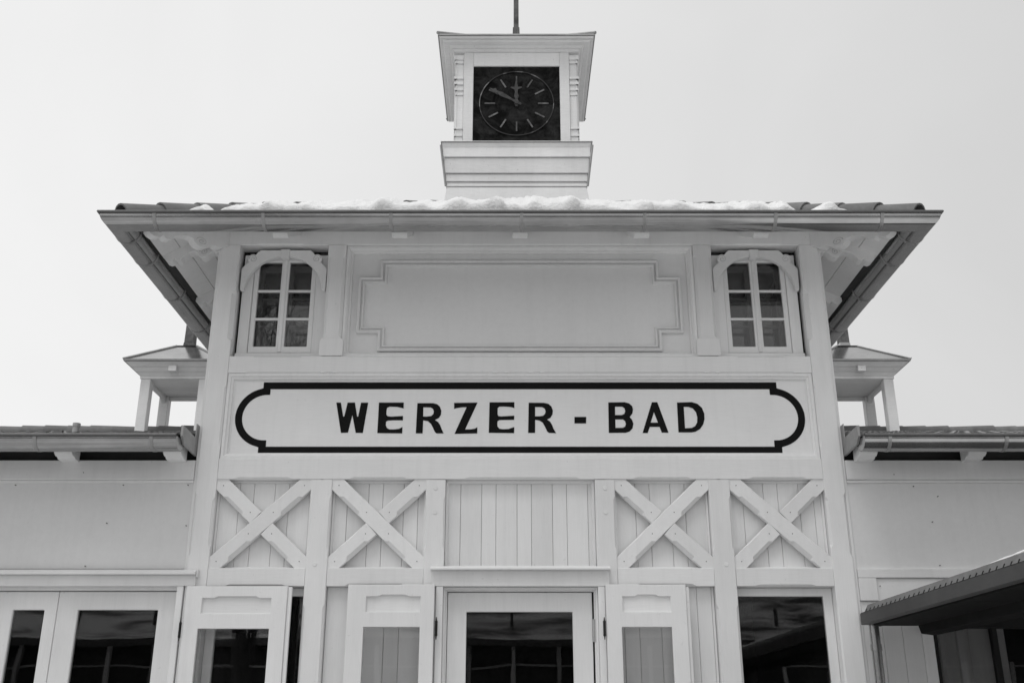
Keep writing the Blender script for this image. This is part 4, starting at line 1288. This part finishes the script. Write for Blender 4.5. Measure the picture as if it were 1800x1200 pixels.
bm = bmesh.new()                               # thin snow edge on the canopy roof
pr = []
n = 120
L0 = []
for i in range(n + 1):
    y = -6.5 + 4.85 * i / n
    t = max(.0, .022 + .012 * fnoise(y * 4)) * min(1, (n - i) / 40 + .02)
    row = [(2.606, 2.470), (2.598 + .006 * fnoise(y * 9), 2.488 + t * .4), (2.612, 2.492 + t), (2.70, 2.50 + t), (3.2, 2.51 + t), (4.6, 2.56 + t), (6.9, 2.66 + t), (6.95, 2.62)]
    L0.append([bm.verts.new((x, y, z)) for x, z in row])
for a, b2 in zip(L0, L0[1:]):
    for j in range(len(a) - 1):
        bm.faces.new([a[j], a[j + 1], b2[j + 1], b2[j]])
o = bm_obj('canopy_snow', bm, 'snow', None, 0, 60); o['kind'] = 'stuff'
tag(o, 'thin strip of snow lying on the dark canopy roof', 'snow')

# ------------------------------------------------------------------ bare trees behind the photographer, mirrored in the glass
def bare_tree(x, y, h_, seed, label, low=1):
    rnd = random.Random(seed)
    T = thing('bare_tree', (x, y, 0), label, 'tree', 'bare trees mirrored in the windows')
    tb, cb = bmesh.new(), bmesh.new()
    def grow(p, d, ln, r, lev):
        pts, q, dd = [p], Vector(p), Vector(d)
        for i in range(4):
            dd = (dd + Vector((rnd.uniform(-.22, .22), rnd.uniform(-.22, .22), rnd.uniform(-.04, .16)))).normalized()
            q = q + dd * ln / 4
            pts.append(q.copy())
        add_tube(tb if lev == 0 else cb, pts, [r * (1 - .14 * i) for i in range(5)], 7 if lev < 2 else 4, cap=False)
        if lev >= 4: return
        for i in range(low if lev == 0 else 1, 5):
            for b_ in range(2 if lev > 0 or i > 2 else 1):
                a = rnd.uniform(0, 2 * math.pi); sp = rnd.uniform(.5, 1.0)
                nd = (dd + Vector((math.cos(a) * sp, math.sin(a) * sp, rnd.uniform(-.15, .35)))).normalized()
                grow(pts[i], nd, ln * rnd.uniform(.48, .68), r * .48 * (1 - .08 * i), lev + 1)
    grow(Vector((x, y, 0)), Vector((0, 0, 1)), h_ * .55, h_ * .016, 0)
    bm_obj('trunk', tb, 'bark', T, 0, 60, recalc=False)
    bm_obj('crown', cb, 'bark', T, 0, 60, recalc=False)
bare_tree(-6.9, -20.5, 17.0, 3, 'tall bare tree mirrored in the left upper window')

# ------------------------------------------------------------------ stand-in building behind the camera, added for reflections in the ground floor glass
BT = thing('standin_boathouse', (0, -33, 0), 'long dark timber stand-in building with snowy roof, added for reflections in the ground floor glass', 'building')
box('wall', -30, 30, -36, -30.2, 0, 4.3, 'dark_wood', BT, 0)
for i in range(37):
    x = -28.8 + i * 1.6
    box('post', x - .07, x + .07, -30.2, -30.02, 0, 4.3, 'paint' if i % 3 == 0 else 'trim_grey', BT, 0.01)
for z in (1.0, 2.55, 3.55):
    box('rail', -30, 30, -30.19, -30.1, z, z + .07, 'trim_grey', BT, 0.01)
for i in range(12):
    x = -27.6 + i * 4.8
    w_ = prism('window', rect(x, x + 1.1, 1.3, 2.4), -30.2, -30.08, 'paint', BT, (rect(x + .1, x + 1.0, 1.4, 2.3),), 0.01)
    box('pane', x + .1, x + 1.0, -30.16, -30.15, 1.4, 2.3, 'curtain', w_, 0)
box('fascia', -30.4, 30.4, -29.75, -29.65, 4.25, 4.5, 'pole_wood', BT, 0.01)
bm = bmesh.new()
add_prism(bm, [(-29.7, 4.51), (-33.1, 6.6), (-36.5, 4.51), (-36.5, 4.3), (-29.7, 4.3)], FX, -30.5, 30.5)
bm_obj('roof', bm, 'patchy_snow', BT)
for i in range(19):
    x = -29 + i * 3.2 + random.uniform(-.4, .4)
    box('snow_guard_post', x - .05, x + .05, -30.6, -30.5, 4.6, 5.6, 'pole_wood', BT, 0.01)
